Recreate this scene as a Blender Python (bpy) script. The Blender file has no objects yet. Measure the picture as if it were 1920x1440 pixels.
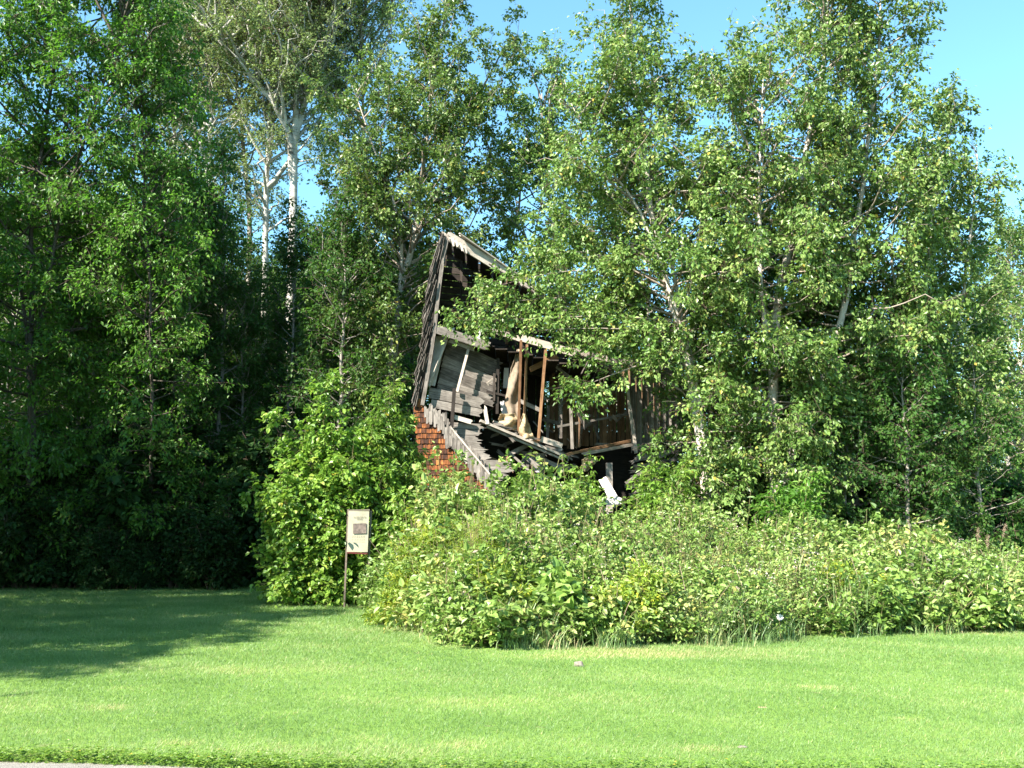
import bpy, math, random
import numpy as np
from mathutils import Vector

# ---------------------------------------------------------------- camera, sky, sun
scene = bpy.context.scene
COL = scene.collection
R = math.radians
F_PX = 1850.0                      # focal length in pixels of the 1920 px photograph
PITCH = math.atan((986 - 720) / F_PX)
CAM_H = 1.6
cam_d = bpy.data.cameras.new('camera')
cam_d.sensor_width = 36
cam_d.lens = 36 * F_PX / 1920
cam_d.clip_end = 2000
cam = bpy.data.objects.new('camera', cam_d)
cam.location = (0, 0, CAM_H)
cam.rotation_euler = (math.pi / 2 + PITCH, 0, 0)
COL.objects.link(cam)
scene.camera = cam

SUN_H = Vector((-0.73, -0.68, 0)).normalized()
SUN_EL = R(40)
to_sun = Vector((SUN_H.x * math.cos(SUN_EL), SUN_H.y * math.cos(SUN_EL), math.sin(SUN_EL)))
world = bpy.data.worlds.new('World')
scene.world = world
world.use_nodes = True
wn = world.node_tree
sky = wn.nodes.new('ShaderNodeTexSky')
sky.sky_type = 'NISHITA'
sky.sun_disc = False
sky.sun_elevation = SUN_EL
sky.sun_rotation = math.atan2(to_sun.x, to_sun.y)
sky.air_density = 1.0
sky.dust_density = 0.3
sky.ozone_density = 6.0
bg = wn.nodes['Background']
bg.inputs['Strength'].default_value = 0.10
tintn = wn.nodes.new('ShaderNodeMix'); tintn.data_type = 'RGBA'; tintn.blend_type = 'MULTIPLY'
tintn.inputs[0].default_value = 1.0; tintn.inputs[7].default_value = (1.0, 1.22, 1.02, 1)
wn.links.new(sky.outputs[0], tintn.inputs[6])
wn.links.new(tintn.outputs[2], bg.inputs['Color'])
sd = bpy.data.lights.new('sun', 'SUN')
sd.energy = 5.0
sd.angle = R(0.55)
sd.color = (1.0, 0.955, 0.88)
sun = bpy.data.objects.new('sun', sd)
sun.rotation_euler = (-to_sun).to_track_quat('-Z', 'Y').to_euler()
COL.objects.link(sun)
scene.view_settings.view_transform = 'Standard'
scene.view_settings.look = 'None'
scene.view_settings.gamma = 1
scene.view_settings.exposure = 2.0
scene.cycles.max_bounces = 6
scene.cycles.diffuse_bounces = 3
scene.cycles.glossy_bounces = 2
scene.cycles.transmission_bounces = 4

# ---------------------------------------------------------------- helpers
CP, SP = math.cos(PITCH), math.sin(PITCH)
def P(px, py, Y):
    """the point at depth Y (metres along the view) that the photograph shows at px, py"""
    u = (px - 960) / F_PX; v = (720 - py) / F_PX
    t = Y / (CP - v * SP)
    return np.array((u * t, Y, CAM_H + t * (SP + v * CP)))
def G(px, py, z=0.0):
    """where that pixel's ray meets the ground"""
    u = (px - 960) / F_PX; v = (720 - py) / F_PX
    t = (z - CAM_H) / (SP + v * CP)
    return np.array((u * t, t * (CP - v * SP), z))

def tag(o, label=None, cat=None, group=None, kind=None):
    if label: o['label'] = label
    if cat: o['category'] = cat
    if group: o['group'] = group
    if kind: o['kind'] = kind
    return o
def empty(name, loc, label, cat, group=None):
    o = bpy.data.objects.new(name, None)
    o.location = [float(c) for c in loc]
    COL.objects.link(o)
    return tag(o, label, cat, group)
def raw_mesh(name, V, quads=None, tris=None, faces=None, tint=None, uv=None):
    """numpy arrays -> mesh data"""
    me = bpy.data.meshes.new(name)
    V = np.asarray(V, dtype=np.float32)
    if faces is not None:
        sizes = np.array([len(f) for f in faces], dtype=np.int32)
        idx = np.concatenate([np.asarray(f) for f in faces]).astype(np.int32)
    elif quads is not None:
        sizes = np.full(len(quads), 4, dtype=np.int32); idx = np.asarray(quads, dtype=np.int32).ravel()
    else:
        sizes = np.full(len(tris), 3, dtype=np.int32); idx = np.asarray(tris, dtype=np.int32).ravel()
    me.vertices.add(len(V)); me.vertices.foreach_set('co', V.ravel())
    me.loops.add(len(idx)); me.loops.foreach_set('vertex_index', idx)
    starts = np.concatenate(([0], np.cumsum(sizes)[:-1])).astype(np.int32)
    me.polygons.add(len(sizes)); me.polygons.foreach_set('loop_start', starts)
    try: me.polygons.foreach_set('loop_total', sizes)
    except Exception: pass
    me.update(calc_edges=True)
    if tint is not None:
        a = me.attributes.new('tint', 'FLOAT', 'FACE')
        a.data.foreach_set('value', np.asarray(tint, dtype=np.float32))
    if uv is not None:
        l = me.uv_layers.new(name='UVMap')
        l.data.foreach_set('uv', np.asarray(uv, dtype=np.float32).ravel())
    return me
def link(name, me, mat, parent=None, smooth=False, loc=None):
    if mat is not None and not me.materials: me.materials.append(mat)
    me.polygons.foreach_set('use_smooth', np.full(len(me.polygons), bool(smooth)))
    o = bpy.data.objects.new(name, me)
    COL.objects.link(o)
    if parent is not None: o.parent = parent
    if loc is not None: o.location = [float(c) for c in loc]
    return o
def dup(root, loc, rz=0, sc=1.0, label=None):
    r = root.copy(); COL.objects.link(r)
    r.location = [float(c) for c in loc]; r.rotation_euler = (0, 0, rz); r.scale = (sc, sc, sc)
    if label: r['label'] = label
    for ch in list(root.children):
        c = ch.copy(); COL.objects.link(c); c.parent = r
    return r

# ---------------------------------------------------------------- materials
def new_mat(name):
    m = bpy.data.materials.new(name); m.use_nodes = True
    nt = m.node_tree; nt.nodes.clear()
    out = nt.nodes.new('ShaderNodeOutputMaterial')
    return m, nt, out
def node(nt, typ, **kw):
    n = nt.nodes.new(typ)
    for k, v in kw.items():
        if k in n.inputs: n.inputs[k].default_value = v
        else: setattr(n, k, v)
    return n
def ramp(nt, fac, stops):
    r = nt.nodes.new('ShaderNodeValToRGB')
    e = r.color_ramp.elements
    while len(e) < len(stops): e.new(0.5)
    for i, (p, c) in enumerate(stops):
        e[i].position = p; e[i].color = (c[0], c[1], c[2], 1)
    nt.links.new(fac, r.inputs[0])
    return r.outputs[0]
def leaf_mat(name, stops, trans=(0.16, 0.30, 0.03), tf=0.38, rough=0.42, spec=0.45, hue=0.02):
    m, nt, out = new_mat(name)
    at = node(nt, 'ShaderNodeAttribute', attribute_name='tint')
    c = ramp(nt, at.outputs['Fac'], stops)
    oi = nt.nodes.new('ShaderNodeObjectInfo')
    mr = nt.nodes.new('ShaderNodeMapRange'); mr.inputs[3].default_value = 0.82; mr.inputs[4].default_value = 1.18
    nt.links.new(oi.outputs['Random'], mr.inputs[0])
    hs = nt.nodes.new('ShaderNodeHueSaturation')
    nt.links.new(c, hs.inputs['Color']); nt.links.new(mr.outputs[0], hs.inputs['Value'])
    p = node(nt, 'ShaderNodeBsdfPrincipled', Roughness=rough)
    p.inputs['Specular IOR Level'].default_value = spec
    nt.links.new(hs.outputs[0], p.inputs['Base Color'])
    t = nt.nodes.new('ShaderNodeBsdfTranslucent')
    mixc = nt.nodes.new('ShaderNodeMix'); mixc.data_type = 'RGBA'
    mixc.inputs[0].default_value = 0.5
    nt.links.new(hs.outputs[0], mixc.inputs[6]); mixc.inputs[7].default_value = (*trans, 1)
    nt.links.new(mixc.outputs[2], t.inputs[0])
    mx = nt.nodes.new('ShaderNodeMixShader'); mx.inputs[0].default_value = tf
    nt.links.new(p.outputs[0], mx.inputs[1]); nt.links.new(t.outputs[0], mx.inputs[2])
    nt.links.new(mx.outputs[0], out.inputs[0])
    return m
def bark_mat(name, base, dark, amount=0.5, scale=(9, 9, 30), rough=0.8):
    m, nt, out = new_mat(name)
    tc = nt.nodes.new('ShaderNodeTexCoord')
    mp = nt.nodes.new('ShaderNodeMapping'); mp.inputs['Scale'].default_value = scale
    nt.links.new(tc.outputs['Object'], mp.inputs[0])
    n1 = node(nt, 'ShaderNodeTexNoise', Scale=1.0, Detail=4.0, Roughness=0.65)
    nt.links.new(mp.outputs[0], n1.inputs['Vector'])
    n2 = node(nt, 'ShaderNodeTexNoise', Scale=1.7, Detail=2.0)
    nt.links.new(tc.outputs['Object'], n2.inputs['Vector'])
    mth = node(nt, 'ShaderNodeMath', operation='MULTIPLY_ADD'); mth.inputs[1].default_value = 0.4
    nt.links.new(n2.outputs[0], mth.inputs[0]); nt.links.new(n1.outputs[0], mth.inputs[2])
    lo = 0.78 - 0.3 * (1 - amount)
    mid = tuple(b * 0.72 + d * 0.28 for b, d in zip(base, dark))
    c = ramp(nt, mth.outputs[0], [(lo - 0.22, dark), (lo - 0.10, mid), (lo + 0.08, base)])
    p = node(nt, 'ShaderNodeBsdfPrincipled', Roughness=rough)
    nt.links.new(c, p.inputs['Base Color'])
    b = node(nt, 'ShaderNodeBump', Strength=0.5, Distance=0.02)
    nt.links.new(n1.outputs[0], b.inputs['Height']); nt.links.new(b.outputs[0], p.inputs['Normal'])
    nt.links.new(p.outputs[0], out.inputs[0])
    return m
def wood_mat(name, stops, grain=28.0, spots=None, rough=0.85):
    """weathered boards: grain runs along u (metres), tint shifts each board"""
    m, nt, out = new_mat(name)
    uv = nt.nodes.new('ShaderNodeUVMap')
    mp = nt.nodes.new('ShaderNodeMapping'); mp.inputs['Scale'].default_value = (1.6, grain, 1)
    nt.links.new(uv.outputs[0], mp.inputs[0])
    n1 = node(nt, 'ShaderNodeTexNoise', Scale=1.5, Detail=6.0, Roughness=0.7)
    nt.links.new(mp.outputs[0], n1.inputs['Vector'])
    n2 = node(nt, 'ShaderNodeTexNoise', Scale=5.0, Detail=3.0)
    nt.links.new(uv.outputs[0], n2.inputs['Vector'])
    at = node(nt, 'ShaderNodeAttribute', attribute_name='tint')
    a = node(nt, 'ShaderNodeMath', operation='MULTIPLY_ADD'); a.inputs[1].default_value = 0.45
    nt.links.new(n2.outputs[0], a.inputs[0]); nt.links.new(n1.outputs[0], a.inputs[2])
    b = node(nt, 'ShaderNodeMath', operation='MULTIPLY_ADD'); b.inputs[1].default_value = 0.35; 
    nt.links.new(at.outputs['Fac'], b.inputs[0]); nt.links.new(a.outputs[0], b.inputs[2])
    s = node(nt, 'ShaderNodeMath', operation='SUBTRACT'); s.inputs[1].default_value = 0.4
    nt.links.new(b.outputs[0], s.inputs[0])
    c = ramp(nt, s.outputs[0], stops)
    p = node(nt, 'ShaderNodeBsdfPrincipled', Roughness=rough)
    p.inputs['Specular IOR Level'].default_value = 0.2
    nt.links.new(c, p.inputs['Base Color'])
    bp = node(nt, 'ShaderNodeBump', Strength=0.8, Distance=0.012)
    nt.links.new(n1.outputs[0], bp.inputs['Height']); nt.links.new(bp.outputs[0], p.inputs['Normal'])
    nt.links.new(p.outputs[0], out.inputs[0])
    return m
def ground_mat(name, stops, s1=0.6, s2=9.0, s3=60.0, bump=0.3, stretch=(1, 1, 1), rough=0.95, w=(0.5, 0.3, 0.2), patch=None):
    m, nt, out = new_mat(name)
    g = nt.nodes.new('ShaderNodeNewGeometry')
    mp = nt.nodes.new('ShaderNodeMapping'); mp.inputs['Scale'].default_value = stretch
    nt.links.new(g.outputs['Position'], mp.inputs[0])
    prev = None
    for sc_, wt in zip((s1, s2, s3), w):
        n = node(nt, 'ShaderNodeTexNoise', Scale=sc_, Detail=4.0, Roughness=0.6)
        nt.links.new(mp.outputs[0], n.inputs['Vector'])
        a = node(nt, 'ShaderNodeMath', operation='MULTIPLY_ADD'); a.inputs[1].default_value = wt
        nt.links.new(n.outputs[0], a.inputs[0])
        if prev is None: a.inputs[2].default_value = 0
        else: nt.links.new(prev, a.inputs[2])
        prev = a.outputs[0]; last = n
    c = ramp(nt, prev, stops)
    if patch:
        n = node(nt, 'ShaderNodeTexNoise', Scale=patch[0], Detail=3.0)
        nt.links.new(g.outputs['Position'], n.inputs['Vector'])
        f = nt.nodes.new('ShaderNodeMapRange'); f.inputs[1].default_value = patch[1]; f.inputs[2].default_value = patch[1] + 0.07
        nt.links.new(n.outputs[0], f.inputs[0])
        mc = nt.nodes.new('ShaderNodeMix'); mc.data_type = 'RGBA'
        nt.links.new(f.outputs[0], mc.inputs[0]); nt.links.new(c, mc.inputs[6]); mc.inputs[7].default_value = (*patch[2], 1)
        c = mc.outputs[2]
    p = node(nt, 'ShaderNodeBsdfPrincipled', Roughness=rough)
    p.inputs['Specular IOR Level'].default_value = 0.2
    nt.links.new(c, p.inputs['Base Color'])
    b = node(nt, 'ShaderNodeBump', Strength=bump, Distance=0.05)
    nt.links.new(last.outputs[0], b.inputs['Height']); nt.links.new(b.outputs[0], p.inputs['Normal'])
    nt.links.new(p.outputs[0], out.inputs[0])
    return m
def plain_mat(name, c0, c1, scale=6.0, rough=0.8, spec=0.3, tf=0.0, metal=0.0):
    m, nt, out = new_mat(name)
    tc = nt.nodes.new('ShaderNodeTexCoord')
    n = node(nt, 'ShaderNodeTexNoise', Scale=scale, Detail=5.0, Roughness=0.65)
    nt.links.new(tc.outputs['Object'], n.inputs['Vector'])
    c = ramp(nt, n.outputs[0], [(0.3, c0), (0.7, c1)])
    p = node(nt, 'ShaderNodeBsdfPrincipled', Roughness=rough, Metallic=metal)
    p.inputs['Specular IOR Level'].default_value = spec
    nt.links.new(c, p.inputs['Base Color'])
    last = p
    if tf:
        t = nt.nodes.new('ShaderNodeBsdfTranslucent'); nt.links.new(c, t.inputs[0])
        mx = nt.nodes.new('ShaderNodeMixShader'); mx.inputs[0].default_value = tf
        nt.links.new(p.outputs[0], mx.inputs[1]); nt.links.new(t.outputs[0], mx.inputs[2]); last = mx
    nt.links.new(last.outputs[0], out.inputs[0])
    return m

M = {}
M['birch_leaf'] = leaf_mat('birch_leaf', [(0.0, (0.048, 0.100, 0.016)), (0.45, (0.118, 0.200, 0.038)), (0.86, (0.240, 0.315, 0.090)), (1.0, (0.32, 0.25, 0.04))], trans=(0.20, 0.34, 0.03), tf=0.30, rough=0.42, spec=0.42)
M['maple_leaf'] = leaf_mat('maple_leaf', [(0.0, (0.040, 0.100, 0.012)), (0.5, (0.085, 0.185, 0.022)), (1.0, (0.170, 0.280, 0.045))], trans=(0.13, 0.36, 0.02), tf=0.45, rough=0.45)
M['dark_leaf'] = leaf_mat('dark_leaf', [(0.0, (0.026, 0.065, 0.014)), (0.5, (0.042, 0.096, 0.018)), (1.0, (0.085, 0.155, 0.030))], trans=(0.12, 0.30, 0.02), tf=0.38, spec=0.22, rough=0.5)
M['shade_leaf'] = leaf_mat('shade_leaf', [(0.0, (0.014, 0.034, 0.009)), (0.5, (0.024, 0.055, 0.014)), (1.0, (0.045, 0.090, 0.024))], trans=(0.06, 0.16, 0.015), tf=0.3, spec=0.15, rough=0.6)  # shrub leaves darkened: the stand's near-black shade is put into their colour
M['poplar_leaf'] = leaf_mat('poplar_leaf', [(0.0, (0.095, 0.140, 0.045)), (0.5, (0.165, 0.220, 0.075)), (1.0, (0.28, 0.32, 0.14))], trans=(0.28, 0.38, 0.07), tf=0.48)
M['bush_leaf'] = leaf_mat('bush_leaf', [(0.0, (0.085, 0.165, 0.022)), (0.5, (0.155, 0.270, 0.038)), (0.9, (0.26, 0.37, 0.060)), (1.0, (0.38, 0.32, 0.04))], trans=(0.24, 0.44, 0.03), tf=0.40)
M['bramble_leaf'] = leaf_mat('bramble_leaf', [(0.0, (0.085, 0.165, 0.025)), (0.5, (0.215, 0.330, 0.060)), (0.85, (0.36, 0.46, 0.14)), (0.93, (0.46, 0.43, 0.12)), (1.0, (0.52, 0.40, 0.30))], trans=(0.24, 0.36, 0.06), tf=0.33, rough=0.45, spec=0.5)
M['golden_leaf'] = leaf_mat('golden_leaf', [(0.0, (0.13, 0.21, 0.03)), (0.55, (0.23, 0.32, 0.035)), (1.0, (0.44, 0.40, 0.04))], trans=(0.35, 0.46, 0.03), tf=0.35)
M['grass_blade'] = leaf_mat('grass_blade', [(0.0, (0.075, 0.150, 0.034)), (0.45, (0.150, 0.260, 0.070)), (0.85, (0.260, 0.345, 0.120)), (1.0, (0.46, 0.40, 0.18))], trans=(0.28, 0.40, 0.07), tf=0.30, rough=0.5)
M['tall_grass'] = leaf_mat('tall_grass', [(0.0, (0.11, 0.19, 0.06)), (0.5, (0.20, 0.29, 0.10)), (0.8, (0.34, 0.34, 0.15)), (1.0, (0.48, 0.36, 0.20))], trans=(0.3, 0.34, 0.12), tf=0.3)
M['birch_bark'] = bark_mat('birch_bark', (0.50, 0.43, 0.35), (0.06, 0.045, 0.035), 0.6, (7, 7, 34))
M['poplar_bark'] = bark_mat('poplar_bark', (0.42, 0.39, 0.33), (0.10, 0.085, 0.065), 0.75, (2.5, 2.5, 9))
M['branch'] = bark_mat('branch', (0.26, 0.21, 0.16), (0.07, 0.05, 0.04), 0.6, (12, 12, 12))
M['twig'] = plain_mat('twig', (0.07, 0.045, 0.03), (0.13, 0.09, 0.06))
M['grey_bark'] = bark_mat('grey_bark', (0.24, 0.21, 0.17), (0.05, 0.04, 0.03), 0.7, (18, 18, 4))
M['dark_bark'] = bark_mat('dark_bark', (0.075, 0.058, 0.042), (0.02, 0.015, 0.011), 0.7, (18, 18, 4))
M['stem'] = plain_mat('stem', (0.16, 0.10, 0.05), (0.10, 0.14, 0.04))
M['grey_wood'] = wood_mat('grey_wood', [(0.12, (0.025, 0.020, 0.016)), (0.38, (0.095, 0.080, 0.066)), (0.62, (0.215, 0.185, 0.155)), (0.88, (0.40, 0.345, 0.29))])
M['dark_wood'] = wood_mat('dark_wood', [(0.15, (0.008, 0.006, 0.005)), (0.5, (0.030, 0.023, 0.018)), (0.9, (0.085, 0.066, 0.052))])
M['pale_wood'] = wood_mat('pale_wood', [(0.15, (0.10, 0.075, 0.06)), (0.45, (0.30, 0.25, 0.20)), (0.85, (0.56, 0.48, 0.40))])
M['brown_wood'] = wood_mat('brown_wood', [(0.15, (0.035, 0.018, 0.010)), (0.5, (0.15, 0.075, 0.035)), (0.9, (0.36, 0.21, 0.11))])
M['wall_wood'] = wood_mat('wall_wood', [(0.15, (0.045, 0.025, 0.014)), (0.5, (0.17, 0.100, 0.056)), (0.85, (0.34, 0.20, 0.11))])
M['rust_shingle'] = wood_mat('rust_shingle', [(0.22, (0.016, 0.009, 0.006)), (0.44, (0.050, 0.022, 0.013)), (0.60, (0.19, 0.062, 0.018)), (0.80, (0.44, 0.18, 0.050)), (0.95, (0.34, 0.24, 0.16))], grain=24)
M['cloth'] = plain_mat('cloth', (0.16, 0.115, 0.08), (0.38, 0.29, 0.20), 5.0, tf=0.25)
M['plume'] = plain_mat('plume', (0.24, 0.16, 0.11), (0.42, 0.31, 0.22), 20.0, tf=0.35)
M['insulation'] = plain_mat('insulation', (0.24, 0.165, 0.085), (0.46, 0.35, 0.21), 14.0, tf=0.1)
M['plaster'] = plain_mat('plaster', (0.32, 0.29, 0.27), (0.60, 0.56, 0.53), 4.0)
M['white_paint'] = plain_mat('white_paint', (0.42, 0.37, 0.33), (0.64, 0.58, 0.53), 5.0)
M['ground'] = ground_mat('ground', [(0.3, (0.020, 0.026, 0.010)), (0.5, (0.040, 0.050, 0.018)), (0.7, (0.075, 0.062, 0.035))])
M['lawn'] = ground_mat('lawn', [(0.32, (0.075, 0.140, 0.022)), (0.5, (0.130, 0.220, 0.036)), (0.68, (0.21, 0.29, 0.06))], s1=0.5, s2=6, s3=50, patch=(1.9, 0.70, (0.24, 0.20, 0.11)))
M['road'] = ground_mat('road', [(0.35, (0.17, 0.15, 0.13)), (0.5, (0.26, 0.235, 0.20)), (0.68, (0.38, 0.345, 0.30))], s1=1.0, s2=20, s3=120, bump=0.6)
M['stone'] = plain_mat('stone', (0.10, 0.08, 0.06), (0.26, 0.22, 0.18), 30.0)
M['metal_post'] = plain_mat('metal_post', (0.09, 0.065, 0.045), (0.17, 0.13, 0.10), 20.0, rough=0.5)
M['sign_face'] = plain_mat('sign_face', (0.235, 0.21, 0.14), (0.34, 0.31, 0.21), 4.0, rough=0.35, spec=0.5)
M['sign_dark'] = plain_mat('sign_dark', (0.10, 0.085, 0.06), (0.16, 0.13, 0.09), 4.0)
M['sign_photo'] = plain_mat('sign_photo', (0.045, 0.035, 0.028), (0.17, 0.13, 0.105), 16.0)
M['sign_red'] = plain_mat('sign_red', (0.06, 0.012, 0.01), (0.12, 0.018, 0.012), 9.0)

# ---------------------------------------------------------------- plant geometry
def unit(v): return v / np.maximum(np.linalg.norm(v, axis=-1, keepdims=True), 1e-9)
def interp_path(Pth, idx, s):
    K = Pth.shape[1]
    f = np.clip(s, 0, 0.9999) * (K - 1); i = f.astype(int); w = (f - i)[:, None]
    a = Pth[idx, i]; b = Pth[idx, np.minimum(i + 1, K - 1)]
    return a * (1 - w) + b * w, unit(b - a)
def spawn(rng, Pth, counts, smin, smax, length, ang, up=0.0, grav=0.0, K=4, wig=0.05):
    counts = np.maximum(np.asarray(counts, dtype=int), 0)
    idx = np.repeat(np.arange(len(Pth)), counts)
    n = len(idx)
    s = rng.uniform(smin, smax, n)
    p, t = interp_path(Pth, idx, s)
    rv = unit(rng.normal(size=(n, 3)))
    perp = unit(rv - t * np.sum(rv * t, axis=1, keepdims=True))
    a = np.radians(rng.uniform(ang[0], ang[1], n))[:, None]
    d = np.cos(a) * t + np.sin(a) * perp
    d[:, 2] += up
    d = unit(d)
    L = (length(idx, s) if callable(length) else np.full(n, length)) * rng.uniform(0.7, 1.25, n)
    u = np.linspace(0, 1, K)[None, :, None]
    Q = p[:, None, :] + d[:, None, :] * L[:, None, None] * u
    Q[:, :, 2] += (grav * L[:, None]) * (u[:, :, 0] ** 2)
    Q += rng.normal(size=Q.shape) * wig * L[:, None, None] * u
    return Q, L, idx, s
def tubes(paths, radii, sides=5):
    """paths (M,K,3) radii (M,K) -> verts, quads"""
    Mn, K, _ = paths.shape
    t = np.empty_like(paths)
    t[:, 1:-1] = paths[:, 2:] - paths[:, :-2]; t[:, 0] = paths[:, 1] - paths[:, 0]; t[:, -1] = paths[:, -1] - paths[:, -2]
    t = unit(t)
    ref = np.where(np.abs(t[:, :1, 2:3]) > 0.8, np.array([[[1.0, 0, 0]]]), np.array([[[0, 0, 1.0]]]))
    a = unit(np.cross(t, np.broadcast_to(ref, t.shape))); b = np.cross(t, a)
    th = np.arange(sides) * 2 * math.pi / sides
    ring = a[:, :, None, :] * np.cos(th)[None, None, :, None] + b[:, :, None, :] * np.sin(th)[None, None, :, None]
    V = paths[:, :, None, :] + ring * radii[:, :, None, None]
    base = (np.arange(Mn) * K * sides)[:, None, None]; k = (np.arange(K - 1) * sides)[None, :, None]; j = np.arange(sides)[None, None, :]
    j2 = (j + 1) % sides
    q = np.stack((base + k + j, base + k + j2, base + k + sides + j2, base + k + sides + j), axis=-1)
    return V.reshape(-1, 3), q.reshape(-1, 4)
def join(parts):
    Vs, Qs, off = [], [], 0
    for V, Q in parts:
        if len(V) == 0: continue
        Vs.append(V); Qs.append(Q + off); off += len(V)
    return np.concatenate(Vs), np.concatenate(Qs)
def leaf_geo(rng, base, axis, nrm, L, ratio=0.55, fold=0.25, oval=True):
    """folded leaves: two faces meeting at the midrib"""
    n = len(base)
    axis = unit(axis); nrm = unit(nrm - axis * np.sum(nrm * axis, axis=1, keepdims=True))
    side = np.cross(axis, nrm)
    L = L[:, None]; w = L * ratio * 0.5
    tip = base + axis * L - nrm * L * 0.10
    lift = nrm * w * fold
    if oval:
        r1 = base + axis * L * 0.26 + side * w * 0.95 + lift; r2 = base + axis * L * 0.66 + side * w * 0.72 + lift
        l1 = base + axis * L * 0.26 - side * w * 0.95 + lift; l2 = base + axis * L * 0.66 - side * w * 0.72 + lift
        V = np.stack((base, r1, r2, tip, l2, l1), axis=1).reshape(-1, 3)
        o = (np.arange(n) * 6)[:, None]
        Q = np.stack((o + [0, 1, 2, 3], o + [0, 3, 4, 5]), axis=1).reshape(-1, 4)
        return V, Q
    r = base + axis * L * 0.42 + side * w + lift; l = base + axis * L * 0.42 - side * w + lift
    V = np.stack((base, r, tip, l), axis=1).reshape(-1, 3)
    o = (np.arange(n) * 4)[:, None]
    T = np.stack((o + [0, 1, 2], o + [0, 2, 3]), axis=1).reshape(-1, 3)
    return V, T
def leaves_on(rng, tw, per, size, droop=0.5, spread=0.05, upn=0.8, jit=0.3, smin=0.15):
    n = len(tw)
    idx = np.repeat(np.arange(n), per); s = rng.uniform(smin, 1.0, len(idx))
    p, t = interp_path(tw, idx, s)
    p = p + rng.normal(size=p.shape) * spread
    ax = t * 0.55 + unit(rng.normal(size=p.shape)) * 0.8
    ax[:, 2] = ax[:, 2] * 0.7 - droop
    nr = unit(rng.normal(size=p.shape)) * 0.75; nr[:, 2] += upn
    L = (size[idx] if isinstance(size, np.ndarray) else size) * rng.uniform(1 - jit, 1 + jit, len(idx))
    return p, ax, nr, L, s, idx
def leaf_mesh(name, rng, tw, per, size, droop, upn, ratio, oval, tint_base=None, spread=0.05):
    p, ax, nr, L, s, idx = leaves_on(rng, tw, per, size, droop, spread, upn)
    V, Fq = leaf_geo(rng, p, ax, nr, L, ratio, oval=oval)
    tb = rng.uniform(0.15, 0.75, len(tw))[idx] if tint_base is None else tint_base[idx]
    tint = np.clip(tb + rng.normal(size=len(p)) * 0.16, 0, 0.93)
    tint[rng.uniform(size=len(p)) < 0.006] = 1.0
    tint = np.repeat(tint, 2)
    return raw_mesh(name, V, quads=Fq if oval else None, tris=None if oval else Fq, tint=tint)

def smooth_path(pts, K, rng, wob):
    pts = np.asarray(pts, dtype=float)
    d = np.concatenate(([0], np.cumsum(np.linalg.norm(np.diff(pts, axis=0), axis=1)))); d /= d[-1]
    u = np.linspace(0, 1, K)
    out = np.stack([np.interp(u, d, pts[:, i]) for i in range(3)], axis=1)
    for _ in range(2): out[1:-1] = (out[:-2] + 2 * out[1:-1] + out[2:]) / 4
    n = rng.normal(size=(K, 3)) * wob; n[:, 2] = 0; n = (n + np.roll(n, 1, 0)) / 2; n[0] = 0
    return out + n

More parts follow.
